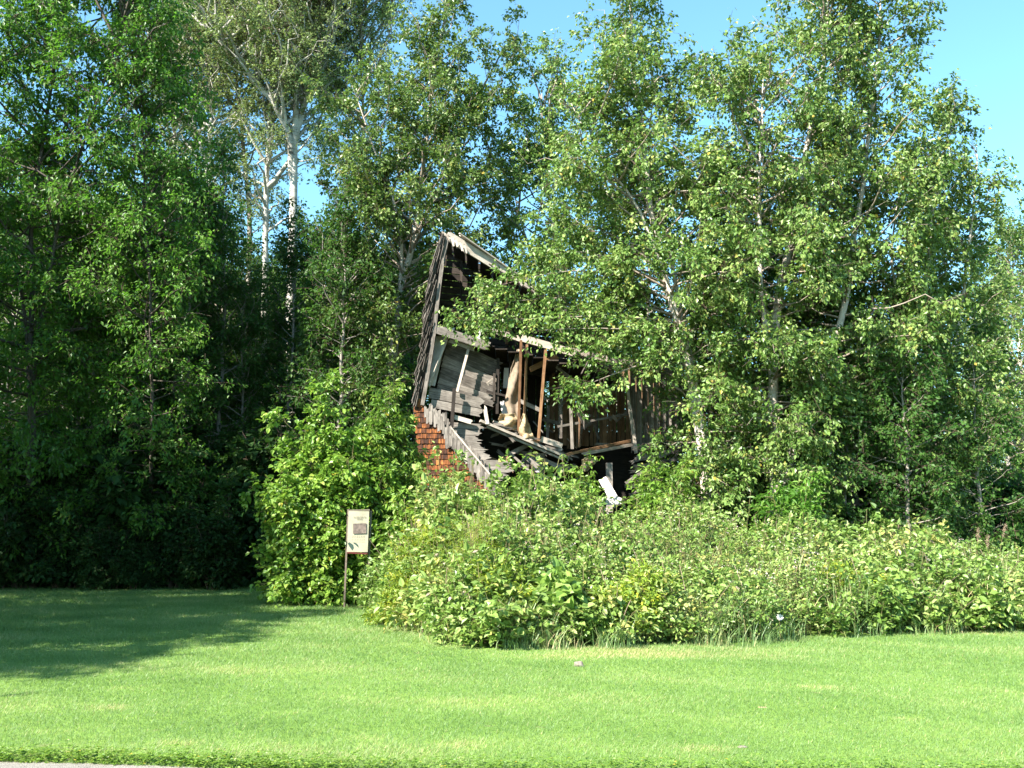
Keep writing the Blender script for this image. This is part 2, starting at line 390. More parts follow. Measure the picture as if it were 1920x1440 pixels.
def build_tree(name, base, trunks, seed, env, label, cat='tree', group=None, leaf='birch_leaf', bark='birch_bark',
               r0=0.14, t0=0.3, nprim=50, elev=(5, 62), prim_grav=0.0, sec_grav=-0.08, size=0.104, per=11, droop=0.45, upn=0.55,
               ratio=0.62, oval=False, sec_sp=0.30, tw_sp=0.17, twl=0.38, limbs=(), clear=None, asym=None, wob=0.05, wig=0.07, twigwood=True, spread=0.05, limb_mat=None):
    """trunks: list of paths (points relative to base). env: [(fraction of height, reach)]"""
    rng = np.random.default_rng(seed)
    base = np.asarray(base, dtype=float)
    KT = 22
    T = np.stack([smooth_path(t, KT, rng, wob) for t in trunks])
    H = T[:, -1, 2].max()
    ex, er = zip(*env)
    wood = []; wid = []
    u = np.linspace(0, 1, KT)
    flare = 1 + 0.5 * np.exp(-u * 25)
    aloft = np.array([T[i, 0, 2] > 1.0 for i in range(len(T))])
    rt = np.array([r0 * (1.0 if i == 0 else (0.5 if aloft[i] else 0.78)) for i in range(len(T))])[:, None] * (1 - u * 0.9)[None, :] * np.where(aloft[:, None], 1.0, flare[None])
    wood.append(tubes(T, rt, 10))
    prim = []
    for ti in range(len(T)):
        n = nprim if isinstance(nprim, int) else nprim[ti]
        tb0 = 0.25 if aloft[ti] else t0
        s = tb0 + (0.985 - tb0) * (np.arange(n) + rng.uniform(0, 1, n)) / n
        p, tt = interp_path(T, np.full(n, ti), s)
        az = np.arange(n) * 2.39996 + rng.normal(size=n) * 0.5 + ti * 2
        fr = p[:, 2] / H
        reach = np.interp(fr, ex, er) * rng.uniform(0.62, 1.15, n)
        if asym is not None: reach = reach * asym(az, fr)
        e = np.radians(elev[0] + (elev[1] - elev[0]) * np.clip((fr - 0.15) / 0.85, 0, 1) + rng.normal(size=n) * 9)
        L = reach / np.maximum(np.cos(e), 0.35)
        d = np.stack((np.cos(az) * np.cos(e), np.sin(az) * np.cos(e), np.sin(e)), axis=1)
        Kp = 8; uu = np.linspace(0, 1, Kp)[None, :, None]
        Q = p[:, None] + d[:, None] * L[:, None, None] * uu
        Q[:, :, 2] += prim_grav * L[:, None] * uu[:, :, 0] ** 2
        wn_ = rng.normal(size=Q.shape) * wig * 0.6 * L[:, None, None] * uu
        Q += wn_
        prim.append(Q)
    for lb in limbs:
        prim.append(smooth_path(np.asarray(lb, dtype=float) - base, 8, rng, 0.05)[None])
    Pm = np.concatenate(prim)
    if clear is not None:
        tip = Pm[:, -1] + base; mid = Pm[:, 5] + base
        nl = len(limbs); k = ~(clear(tip) | clear(mid))
        if nl: k[-nl:] = True
        Pm = Pm[k]
    Lp = np.linalg.norm(np.diff(Pm, axis=1), axis=2).sum(axis=1)
    up_ = np.linspace(0, 1, 8)
    lr = np.clip(0.012 * Lp, 0.010, 0.030 if isinstance(limbs, list) and limbs else 0.055)
    if bark == 'poplar_bark': lr = np.clip(0.03 * Lp, 0.02, 0.075)
    wood.append(tubes(Pm, lr[:, None] * (1.0 - up_ * 0.92)[None], 5))
    isl = np.arange(len(Pm)) >= len(Pm) - len(limbs)
    S, Ls, ix, ss = spawn(rng, Pm, np.ceil(Lp / sec_sp * (1.22 + 1.2 * isl)), 0.22, 1.0, lambda i, s: np.where(isl[i], 0.42, np.clip(0.42 * Lp[i] * (1.15 - s), 0.28, 1.5)), (30, 68), up=0.05, grav=sec_grav, K=5, wig=wig)
    # boughs carry their leaves in masses with open gaps between them
    ph = rng.uniform(0, 6.28, 5); m_ = S[:, 3]
    ns = np.sin(2.3 * m_[:, 0] + ph[0]) * np.sin(2.1 * m_[:, 1] + ph[1]) + np.sin(2.9 * m_[:, 2] + ph[2] + 1.1 * m_[:, 0]) * np.sin(1.7 * m_[:, 0] - 1.3 * m_[:, 1] + ph[3]) + rng.normal(size=len(S)) * 0.2
    k = (ns > -0.58) | isl[ix]
    S, Ls, ix, ss = S[k], Ls[k], ix[k], ss[k]
    if clear is not None:
        k = ~clear(S[:, -1] + base) | (isl[ix] & (ss > 0.2)); S, Ls, sl = S[k], Ls[k], isl[ix][k]
    wood.append(tubes(S, np.clip(0.008 * Ls, 0.004, 0.012)[:, None] * np.linspace(1, 0.4, 5)[None], 3))
    tw, Lt, i2, s2 = spawn(rng, S, np.ceil(Ls / tw_sp) + 1, 0.15, 1.0, twl, (20, 70), grav=-0.12, K=3, wig=0.05)
    if clear is not None:
        k = ~clear(tw[:, -1] + base) | sl[i2]; tw, i2 = tw[k], i2[k]
    root = empty(name, base, label, cat, group)
    if twigwood: wood.append(tubes(tw, np.full((len(tw), 3), 0.0035), 3))
    V, Q = join(wood)
    wm = raw_mesh('trunk', V, quads=Q)
    cnt = [len(w_[1]) for w_ in wood]
    mi = np.concatenate([np.full(c_, min(i_, 2)) for i_, c_ in enumerate(cnt)]).astype(np.int32)
    for m_ in (bark, limb_mat or ('branch' if bark == 'birch_bark' else bark), 'twig'): wm.materials.append(M[m_])
    wm.polygons.foreach_set('material_index', mi)
    link('trunk', wm, None, root, smooth=True)
    # each sub-branch has its own leaf tone
    tb = rng.uniform(0.15, 0.75, len(S) + 1)[i2]
    link('crown', leaf_mesh('crown', rng, tw, per, size, droop, upn, ratio, oval, tint_base=tb, spread=spread), M[leaf], root)
    return root

# ---------------------------------------------------------------- ground, lawn, road
def sheet(name, pts, z, mat, kind='structure', cat=None, label=None, thick=None):
    me = raw_mesh(name, [(x, y, z) for x, y in pts], faces=[list(range(len(pts)))])
    o = link(name, me, mat)
    return tag(o, label, cat, None, kind)
sheet('ground', [(-600, -200), (600, -200), (600, 900), (-600, 900)], 0.0, M['ground'])
LAWN_FRONT = [(-30.0, 7.20), (-3.5, 7.00), (-2.9, 6.95), (-2.2, 6.86), (-1.5, 6.72), (30.0, 6.0)]
sheet('lawn', LAWN_FRONT + [(60, 26), (14, 27), (9, 24), (2, 23.5), (-3, 23.5), (-6, 27.0), (-9.5, 26.2), (-14, 24.5), (-40, 24.0)], 0.004, M['lawn'])
sheet('road', [(-60, -3), (60, -3), (60, 5.78), (30, 5.9), (-1.5, 6.74), (-2.2, 6.89), (-2.9, 6.99), (-3.5, 7.05), (-30, 7.25), (-60, 7.25)], 0.008, M['road'])

# edge of the thicket on the lawn, traced as it runs over the ground, west to east
EDGE_PX = [(640, 1128), (700, 1150), (745, 1182), (800, 1205), (900, 1222), (1000, 1221), (1100, 1216), (1300, 1213), (1420, 1212), (1480, 1202), (1600, 1196), (1750, 1190), (1920, 1188)]
EDGE = np.array([G(x, y)[:2] for x, y in EDGE_PX] + [(14.0, 14.6), (22.0, 15.5)])
def edge_y(x): return np.interp(x, EDGE[:, 0], EDGE[:, 1]) + 0.10 * np.sin(x * 3.3 + 0.8) + 0.06 * np.sin(x * 7.7) + 0.04 * np.sin(x * 15.1 + 2)
TOP_X = np.array([-3.6, -2.9, -2.2, -1.2, -0.4, 0.5, 1.6, 2.7, 4.0, 5.5, 7.2, 8.6, 10.2, 12.5, 18])
TOP_Z = np.array([1.6, 2.1, 2.2, 2.25, 2.3, 2.15, 1.7, 1.65, 1.65, 1.5, 1.45, 1.2, 0.85, 0.7, 0.6])
def mound_h(x, y):
    e = y - edge_y(x)
    top = np.interp(x, TOP_X, TOP_Z)
    h = np.where(e < 0.5, 0.25 + 0.8 * e, 0.65 + (top - 0.65) * np.clip((e - 0.5) / 5.0, 0, 1) ** 0.85)
    h = h * (1 + 0.10 * np.sin(x * 5.3 + 2.0) * np.sin(y * 4.1 + x) + 0.22 * np.sin(x * 2.1 + y * 0.9) * np.sin(y * 1.7 - x * 0.6)) + 0.15 * np.sin(x * 4.7 + 1.3) * np.sin(y * 3.9)
    return np.where(e < 0, 0, np.maximum(h, 0.12))

# ---------------------------------------------------------------- the ruined house
class Boards:
    def __init__(s, seed=0):
        s.V = []; s.F = []; s.T = []; s.UV = []; s.rng = np.random.default_rng(seed)
    def poly(s, o, ax, wd, outline, th, tint=None):
        """outline of (u along, v across) in metres, extruded by th"""
        ax = ax / np.linalg.norm(ax); wd = wd - ax * np.dot(wd, ax); wd = wd / np.linalg.norm(wd)
        nr = np.cross(ax, wd)
        n = len(outline); b = len(s.V)
        t = s.rng.uniform(0, 1) if tint is None else tint
        off = s.rng.uniform(0, 40, 2)
        for sgn in (0.5, -0.5):
            for (u, v) in outline: s.V.append(o + ax * u + wd * v + nr * th * sgn)
        uvs = [(u + off[0], v + off[1]) for u, v in outline]
        s.F.append(list(range(b, b + n))); s.UV += uvs; s.T.append(t)
        s.F.append(list(range(b + 2 * n - 1, b + n - 1, -1))); s.UV += uvs[::-1]; s.T.append(t)
        for i in range(n):
            j = (i + 1) % n
            s.F.append([b + j, b + i, b + n + i, b + n + j]); s.T.append(t)
            L = math.hypot(outline[i][0] - outline[j][0], outline[i][1] - outline[j][1])
            a = off[0] + i * 0.37
            if abs(outline[i][0] - outline[j][0]) > abs(outline[i][1] - outline[j][1]):
                s.UV += [(uvs[j][0], 7.1), (uvs[i][0], 7.1), (uvs[i][0], 7.1 + th), (uvs[j][0], 7.1 + th)]
            else:
                s.UV += [(a, 0), (a, L), (a + th, L), (a + th, 0)]
        return s
    def plank(s, p, q, wd, w, th=0.025, j0=0.0, j1=0.0, tint=None, n=5):
        p = np.asarray(p, float); q = np.asarray(q, float); L = np.linalg.norm(q - p)
        out = []
        vs = np.linspace(-w / 2, w / 2, n if j0 else 2)
        e0 = [(s.rng.uniform(0, j0) if j0 else 0, v) for v in vs[::-1]]
        vs = np.linspace(-w / 2, w / 2, n if j1 else 2)
        e1 = [(L - (s.rng.uniform(0, j1) if j1 else 0), v) for v in vs]
        out = e0 + e1
        return s.poly(p, q - p, np.asarray(wd, float), out, th, tint)
    def build(s, name, mat, parent=None, origin=None):
        V = np.array(s.V)
        if origin is not None: V = V - np.asarray(origin)
        me = raw_mesh(name, V, faces=s.F, tint=s.T, uv=s.UV)
        return link(name, me, mat, parent)

HO = np.array((0.0, 24.5, 0.0))
house = empty('ruined_house', HO, 'collapsed two-storey timber house with orange shingles and bare studs, wrapped in trees', 'house')
def hb(seed=0): return Boards(seed)
def hbuild(b, name, mat, label=None):
    o = b.build(name, M[mat], house, HO)
    if label: o['label'] = label
    return o
UPZ = np.array((0, 0, 1.0)); DEPTH = np.array((0, 1.0, 0)); RIGHT = np.array((1.0, 0, 0))
rngH = random.Random(5)
def FY(px): return 24.0 + (px - 800) * 0.0018       # depth of the front wall line

# left side wall seen nearly edge on, with its ragged skin of shingles
edge_out = [(827, 436), (812, 480), (805, 515), (798, 560), (794, 600), (788, 648), (781, 700), (777, 748)]
edge_in = [(836, 450), (830, 480), (824, 520), (818, 570), (813, 617), (806, 665), (798, 715), (790, 760)]
b = hb(1)
for k in range(7):
    for lay in range(3):
        y0, y1 = 24.0 + lay * 1.1, 24.0 + (lay + 1) * 1.1 - 0.01
        xo = 0.3 * (lay)      # the wall runs back along the line of sight
        A = P(*edge_in[k], 24.0); B2 = P(*edge_in[k + 1], 24.0)
        sh = np.array((-0.085 * (y0 - 24.0), 0, 0))
        c0 = (A + B2) / 2 + sh
        h = np.linalg.norm(A - B2)
        b.plank(np.array((c0[0] - 0.05, y0, c0[2])), np.array((c0[0] - 0.05 - 0.095, y1, c0[2])), A - B2, h * 0.985, 0.05)
hbuild(b, 'side_wall', 'dark_wood')
b = hb(2)
for i in range(190):
    f = i / 189 * 6.98; k = int(f); w = f - k
    o_ = np.array(edge_out[k]) * (1 - w) + np.array(edge_out[min(k + 1, 7)]) * w
    n_ = np.array(edge_in[k]) * (1 - w) + np.array(edge_in[min(k + 1, 7)]) * w
    for rr in range(2):
        m = rngH.uniform(0.0, 0.75)
        pt = o_ * (1 - m) + n_ * m
        Y = 23.86 + rngH.uniform(-0.03, 0.6) * (0.4 + m)
        a = P(pt[0], pt[1], Y)
        L = rngH.uniform(0.22, 0.42)
        d = np.array((-0.06 - rngH.uniform(0, 0.22), rngH.uniform(-0.1, 0.1), -1.0)) * L
        b.plank(a + np.array((0.05, 0, 0.05)), a + d, np.array((0.35, 1, 0)), rngH.uniform(0.03, 0.08), 0.010, j1=0.08, n=4, tint=rngH.uniform(-0.3, 0.6))
hbuild(b, 'shingle_edge', 'grey_wood', 'ragged grey shingle ends hanging down the wall corner')
b = hb(3)
for k in range(7):
    A = P(edge_in[k][0] + 2, edge_in[k][1], 23.95); B2 = P(edge_in[k + 1][0] + 2, edge_in[k + 1][1], 23.95)
    b.plank(A, B2 , RIGHT, 0.09, 0.10, tint=0.3 + 0.05 * (k % 2))
hbuild(b, 'corner_post', 'grey_wood')

# upper gable wall, boards seen from inside, set back in the shade
b = hb(4)
for i in range(19):
    ya = 452 + i * 12.4
    ya_l = max(ya - 2, 438)
    yb = ya + 44
    # clip against the rake
    def rake_y(px): return 436 + (px - 829) * 0.632
    xl, xr = 828 - i * 1.2, 1130
    if ya < rake_y(1130) + 5: xr = min(1130, 829 + (ya + 16 - 436) / 0.632)
    A = P(xl - 4, ya + 3, 26.4); B2 = P(xr, ya + 3 + (xr - xl) * 0.10, 26.5)
    b.plank(A, B2, UPZ, 0.165, 0.022, j1=0.1)
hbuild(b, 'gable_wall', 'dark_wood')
for (x0, y0, x1, y1, w) in [(866, 452, 863, 612, 0.065), (904, 478, 903, 640, 0.055), (953, 512, 950, 645, 0.08), (829, 446, 815, 618, 0.06), (1005, 545, 1003, 655, 0.06), (1060, 580, 1060, 668, 0.06)]:
    b = hb(int(x0)); b.plank(P(x0, y0, 26.2), P(x1, y1, 26.2), RIGHT, w * 1.05, 0.09, tint=0.75)
    hbuild(b, 'stud', 'dark_wood' if w < 0.07 else 'brown_wood')
# raking board, thick and sunlit, with splintered head
b = hb(6)
A, B2 = P(831, 437, 23.98), P(1010, 548, 24.9)
b.plank(A, B2, UPZ, 0.24, 0.05, j0=0.30, j1=0.5, tint=0.95, n=8)
b.plank(A + (0.35, 0.06, 0.02), B2 + (0, 0.12, 0.08), DEPTH, 0.30, 0.03, j0=0.2, tint=0.8)
for i in range(16):
    f = i / 15 * 42
    a = P(829 + f, 434 + f * 0.62, 23.95 + 0.1 * (i % 3))
    b.plank(a, a + np.array((0.06 + 0.05 * rngH.random(), 0.0, -0.18 - 0.12 * rngH.random())), RIGHT, 0.045, 0.012, j1=0.05, n=3)
hbuild(b, 'raking_board', 'pale_wood')
# back roof slope behind the rake, dark
b = hb(7)
for i in range(12):
    a = P(834 + i * 26, 443 + i * 16.4, 24.2 + i * 0.06)
    b.plank(a, a + np.array((-0.1, 2.6, 0.25)), np.array((0.3, 0, -0.18)), 0.34, 0.03)
hbuild(b, 'roof_slope', 'dark_wood')

# floor beam between the storeys and the short posts above it
def part(name, mat, items, seed, label=None):
    b = hb(seed)
    for it in items:
        (x0, y0, d0, x1, y1, d1, wd, w, th) = it[:9]
        kw = it[9] if len(it) > 9 else {}
        b.plank(P(x0, y0, d0), P(x1, y1, d1), wd, w, th, **kw)
    return hbuild(b, name, mat, label)
part('floor_beam', 'grey_wood', [(811, 617, 23.95, 918, 653, 24.25, UPZ, 0.17, 0.12, dict(j1=0.12, tint=0.55)),
                                 (811, 610, 24.05, 918, 645, 24.35, DEPTH, 0.3, 0.05)], 10)
part('upper_beam', 'pale_wood', [(888, 608, 24.7, 978, 637, 24.7, UPZ, 0.13, 0.10, dict(tint=0.35)),
                                 (978, 634, 24.6, 1082, 664, 24.7, UPZ, 0.18, 0.10, dict(j1=0.1, tint=0.6)),
                                 (1060, 655, 24.75, 1265, 702, 25.2, UPZ, 0.15, 0.10, dict(tint=0.25))], 11)
for (x, y0, y1) in [(898, 616, 642), (849, 615, 627)]:
    part('short_post', 'plaster', [(x, y0, 24.5, x - 1, y1, 24.5, RIGHT, 0.09, 0.08)], x)
# upper floor deck behind the beam: dark joists give the ceiling of the ground floor
b = hb(12)
for i in range(15):
    x = 820 + i * 24
    b.plank(P(x, 628 + (x - 820) * 0.22, 24.4), P(x, 628 + (x - 820) * 0.22, 24.4) + np.array((0, 3.6, 0)), RIGHT, 0.3, 0.03)
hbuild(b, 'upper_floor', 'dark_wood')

# leaning field of sheathing boards left of centre, with battens across it
b = hb(13)
for i in range(9):
    f = i / 8
    xl, yl = 838 - 18 * f, 640 + 84 * f
    xr, yr = 934 - 12 * f + (i % 3) * 3, 688 + 70 * f
    if i < 3: xr += 8 - 3 * i; yr -= 2
    b.plank(P(xl, yl, 24.62 - 0.2 * f), P(xr, yr, 24.75 - 0.2 * f), UPZ + RIGHT * 0.2, 0.158, 0.022, j1=0.10, tint=rngH.uniform(0.0, 0.6))
hbuild(b, 'wall_boards', 'grey_wood', 'slipped grey boards sloping down to the right')
part('batten', 'pale_wood', [(839, 633, 24.30, 804, 725, 24.1, RIGHT, 0.065, 0.05)], 14)
part('batten', 'pale_wood', [(879, 652, 24.35, 857, 735, 24.1, RIGHT, 0.065, 0.05)], 15)
part('plaster_panel', 'plaster', [(828, 630, 24.5, 806, 722, 24.35, RIGHT, 0.26, 0.03)], 16)
part('torn_paper', 'plaster', [(840, 636, 24.4, 896, 656, 24.5, UPZ, 0.14, 0.008, dict(j0=0.1, j1=0.2))], 17, 'torn pale building paper under the beam')
# broad planks under the field
part('wide_plank', 'grey_wood', [(804, 736, 24.15, 909, 757, 24.3, UPZ + 0.1 * RIGHT, 0.26, 0.04, dict(j1=0.16, tint=0.55))], 18)
part('wide_plank', 'grey_wood', [(808, 756, 24.12, 905, 775, 24.3, UPZ, 0.20, 0.04, dict(j1=0.10, tint=0.75))], 19)
part('dark_post', 'dark_wood', [(852, 728, 23.95, 847, 800, 23.95, RIGHT, 0.085, 0.08)], 20)
part('plank', 'pale_wood', [(848, 781, 24.0, 886, 792, 24.05, UPZ, 0.11, 0.04, dict(j1=0.05))], 21)
part('splintered_board', 'pale_wood', [(908, 758, 24.05, 914, 795, 24.0, RIGHT, 0.09, 0.03, dict(j0=0.25, tint=0.9))], 22)

# surviving corner of the front wall: sheathing, broken off at the right, and shingles over it
b = hb(23)
ends = [912, 905, 906, 914, 918, 924, 962, 966, 955, 945, 940]
for i in range(11):
    y = 797 + i * 11.5
    xl = 800 + i * 3
    b.plank(P(xl, y - 3, 24.12), P(ends[i], y + 4, 24.2), UPZ, 0.142, 0.025, j1=0.22, tint=rngH.uniform(0.5, 1.0), n=7)
hbuild(b, 'sheathing', 'grey_wood', 'pale grey sheathing boards broken off at the right')
diag = [(800, 748), (813, 765), (836, 778), (846, 803), (873, 830), (900, 862), (925, 892), (945, 918), (960, 940)]
dx = np.array([d[0] for d in diag]); dy = np.array([d[1] for d in diag])
b = hb(24); g = hb(25)
bot = P(850, 960, 24.0)[2]
row = 0
ztop = P(780, 742, 24.0)[2]
z = ztop
while z > bot - 0.6:
    y_px = 986 - (z - CAM_H) / 24.0 * F_PX
    xd = np.interp(y_px, dy, dx)
    x_edge_l = 777 + max(0, (y_px - 748)) * 0.10
    xl = P(x_edge_l, 800, 24.0)[0]; xr = P(xd, 800, 24.0)[0]
    x = xl + (0.0 if row % 2 else -0.05)
    while x < xr - 0.24:
        w = rngH.uniform(0.09, 0.17)
        t = rngH.uniform(0.15, 0.85)
        c = np.array((x + w / 2, 23.94 - rngH.uniform(0, 0.012), z))
        b.plank(c + (0, 0.035, 0.05), c + (rngH.uniform(-.005, .005), 0, -0.165), RIGHT, w - 0.008, 0.012, j1=0.02, n=3, tint=t)
        x += w
    z -= 0.128; row += 1
hbuild(b, 'shingles', 'rust_shingle', 'rust orange wood shingles on the surviving wall corner')
for i in range(40):
    f = i / 39
    px = 806 + f * 146; py = np.interp(px, dx, dy)
    for r_ in range(2):
        a = P(px + rngH.uniform(-1, 1) - r_ * 9, py - 3 + rngH.uniform(-4, 4) + r_ * 4, 23.885 - 0.013 * r_ - 0.004 * (i % 2))
        g.plank(a, a + np.array((rngH.uniform(-0.008, 0.008), -0.01, -rngH.uniform(0.30, 0.46))), RIGHT, rngH.uniform(0.055, 0.075), 0.008, j0=0.06, j1=0.04, n=4, tint=rngH.uniform(0.1, 0.9))
hbuild(g, 'grey_shakes', 'grey_wood', 'strip of grey upright shakes down the broken diagonal edge')
part('edge_pole', 'pale_wood', [(846, 802, 23.86, 944, 920, 23.86, UPZ, 0.035, 0.035, dict(tint=0.8))], 26)

# studs, braces and rails of the open middle
for (x0, y0, x1, y1, Y, w, m_) in [(934, 672, 932, 776, 24.55, 0.07, 'dark_wood'), (927, 700, 926, 752, 24.5, 0.06, 'dark_wood'),
                               (977, 638, 972, 808, 24.35, 0.065, 'brown_wood'), (988, 646, 983, 788, 24.55, 0.060, 'brown_wood'),
                               (1023, 656, 1009, 829, 24.4, 0.072, 'brown_wood'), (957, 660, 954, 790, 24.9, 0.06, 'dark_wood'),
                               (1050, 700, 1051, 822, 25.6, 0.09, 'grey_wood'), (1038, 700, 1036, 790, 26.0, 0.07, 'wall_wood'),
                               (1070, 765, 1073, 842, 25.3, 0.075, 'grey_wood'), (1086, 776, 1087, 838, 25.4, 0.05, 'wall_wood'),
                               (1028, 760, 1026, 845, 26.2, 0.08, 'grey_wood')]:
    part('stud', m_, [(x0, y0, Y, x1, y1, Y, RIGHT, w, 0.06)], int(x0 * 3))
part('brace', 'brown_wood', [(994, 693, 24.7, 1046, 667, 24.9, UPZ, 0.14, 0.04, dict(tint=0.9, j1=0.05))], 31)
part('brace', 'grey_wood', [(1043, 688, 25.1, 1067, 706, 25.0, UPZ, 0.07, 0.04, dict(tint=0.6))], 32)
part('brace', 'grey_wood', [(975, 752, 24.6, 1012, 769, 24.7, UPZ, 0.10, 0.04, dict(tint=0.9))], 33)
part('brace', 'pale_wood', [(914, 722, 24.6, 930, 710, 24.7, UPZ, 0.12, 0.04, dict(tint=0.6))], 34)
part('brace', 'dark_wood', [(1060, 700, 25.3, 1120, 735, 25.1, UPZ, 0.05, 0.04)], 35)
part('brace', 'pale_wood', [(1104, 722, 24.9, 1118, 741, 24.8, UPZ, 0.05, 0.03, dict(tint=0.4))], 36)
part('brace', 'dark_wood', [(1046, 745, 25.2, 1105, 690, 25.6, UPZ, 0.06, 0.04)], 37)
part('rail', 'grey_wood', [(1045, 800, 25.2, 1186, 775, 25.9, UPZ, 0.06, 0.05, dict(tint=0.55))], 38)
part('rail', 'dark_wood', [(912, 734, 24.5, 948, 742, 24.5, UPZ, 0.05, 0.04)], 39)

# back wall of upright brown boards
b = hb(40)
for i in range(25):
    x = 1034 + i * 8.4
    top = 690 + rngH.uniform(-8, 10); botp = 838 + rngH.uniform(-3, 4)
    b.plank(P(x, top, 26.9 + 0.02 * (i % 2)), P(x + rngH.uniform(-1, 1), botp, 26.9 + 0.02 * (i % 2)), RIGHT, 0.108 + rngH.uniform(-0.02, 0.02), 0.02, tint=rngH.random())
hbuild(b, 'back_wall', 'wall_wood')
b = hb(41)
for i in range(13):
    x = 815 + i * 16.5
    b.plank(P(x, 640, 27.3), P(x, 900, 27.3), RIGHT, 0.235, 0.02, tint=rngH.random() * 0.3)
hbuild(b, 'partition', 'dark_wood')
for (x, w_) in [(1095, 0.05), (1121, 0.05), (1146, 0.05), (1163, 0.06)]:
    part('stud', 'brown_wood' if x != 1121 else 'grey_wood', [(x, 715, 26.7, x - 1, 835, 26.7, RIGHT, w_, 0.05)], x)

# broken ground floor edge
part('floor_edge', 'pale_wood', [(900, 789, 24.05, 1060, 857, 24.5, UPZ, 0.06, 0.18, dict(tint=0.5)),
                                 (912, 800, 24.15, 1056, 862, 24.5, UPZ, 0.05, 0.08, dict(tint=0.1)),
                                 (925, 790, 24.3, 1052, 842, 24.7, UPZ, 0.05, 0.10, dict(tint=0.3))], 42)
part('floor_board', 'pale_wood', [(1014, 823, 24.45, 1054, 836, 24.55, UPZ, 0.14, 0.03, dict(tint=0.7))], 43)
part('floor_board', 'brown_wood', [(975, 818, 24.3, 1008, 829, 24.4, UPZ, 0.09, 0.03, dict(tint=0.95))], 44)
part('floor_board', 'brown_wood', [(1058, 853, 24.5, 1184, 826, 25.6, UPZ, 0.07, 0.09, dict(tint=0.95))], 45)
part('floor_board', 'pale_wood', [(1090, 852, 24.6, 1184, 834, 25.4, UPZ, 0.08, 0.05, dict(tint=0.5, j0=0.1))], 46)
b = hb(47)
for i in range(16):
    f = i / 15
    a = P(915 + f * 140, 802 + f * 58, 24.35 + 0.3 * f)
    b.plank(a, a + np.array((0.9, 2.3, 0.02)), np.array((1, -0.35, 0)), 0.2, 0.025)
hbuild(b, 'ground_floor', 'dark_wood')
# near-black backing boards added beneath to make the cellar opening dark
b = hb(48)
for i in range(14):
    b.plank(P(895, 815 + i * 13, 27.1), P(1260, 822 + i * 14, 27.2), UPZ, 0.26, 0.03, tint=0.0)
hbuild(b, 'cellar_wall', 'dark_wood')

# boards slumped into the cellar below the broken floor
for i in range(26):
    f = rngH.random(); x = 905 + f * 190; y = 812 + f * 55 + rngH.uniform(0, 45)
    Y = 24.5 + rngH.uniform(0, 0.9); an = rngH.choice((0.35, 0.5, 1.3, -0.4, 1.9)) + rngH.uniform(-0.25, 0.25); L = rngH.uniform(22, 70)
    b = hb(rngH.randrange(9999)); b.plank(P(x, y, Y), P(x + L * math.cos(an), y + L * math.sin(an), Y + rngH.uniform(-0.4, 0.4)), UPZ + RIGHT * rngH.uniform(-0.6, 0.6), rngH.uniform(0.04, 0.16), 0.025, j0=0.1, j1=0.16, tint=rngH.uniform(0.0, 0.9)); hbuild(b, 'slumped_board', rngH.choice(('grey_wood', 'wall_wood', 'grey_wood')))
# jumble of split boards and laths lying about the open rooms
for i in range(46):
    x, y = rngH.uniform(925, 1180), rngH.uniform(690, 850)
    if y > 800 + (x - 925) * 0.2: y -= 60
    Y = rngH.uniform(24.9, 26.6); L = rngH.uniform(14, 46); an = rngH.choice((-0.5, 0.3, 0.9, 1.4, 2.2, -1.2)) + rngH.uniform(-0.3, 0.3)
    b = hb(rngH.randrange(9999)); b.plank(P(x, y, Y), P(x + L * math.cos(an), y + L * math.sin(an), Y + rngH.uniform(-0.3, 0.3)), UPZ + RIGHT * rngH.uniform(-0.8, 0.8), rngH.uniform(0.02, 0.10), 0.02, j0=0.06, j1=0.1, tint=rngH.uniform(0, 1.0)); hbuild(b, 'splintered_board', 'grey_wood')
for i in range(30):
    f = rngH.random(); x = 905 + f * 155; y = 790 + f * 62
    Y = 24.1 + 0.5 * f; an = rngH.uniform(0.0, 0.9); L = rngH.uniform(14, 40)
    b = hb(rngH.randrange(9999)); b.plank(P(x, y, Y), P(x + L * math.cos(an), y + L * math.sin(an), Y + rngH.uniform(-0.1, 0.1)), UPZ + RIGHT * rngH.uniform(-0.4, 0.4), rngH.uniform(0.02, 0.07), 0.018, j0=0.05, j1=0.08, tint=rngH.uniform(0.0, 1.0)); hbuild(b, 'splintered_board', 'grey_wood')
for i in range(26):
    x, y = rngH.uniform(1180, 1300), rngH.uniform(830, 905)
    Y = rngH.uniform(24.0, 24.8); an = rngH.uniform(-0.9, 0.5); L = rngH.uniform(18, 60)
    b = hb(rngH.randrange(9999)); b.plank(P(x, y, Y), P(x + L * math.cos(an), y + L * math.sin(an), Y + 0.1), UPZ, rngH.uniform(0.03, 0.10), 0.02, j0=0.08, j1=0.1, tint=rngH.uniform(0.0, 1.0)); hbuild(b, 'splintered_board', 'grey_wood')

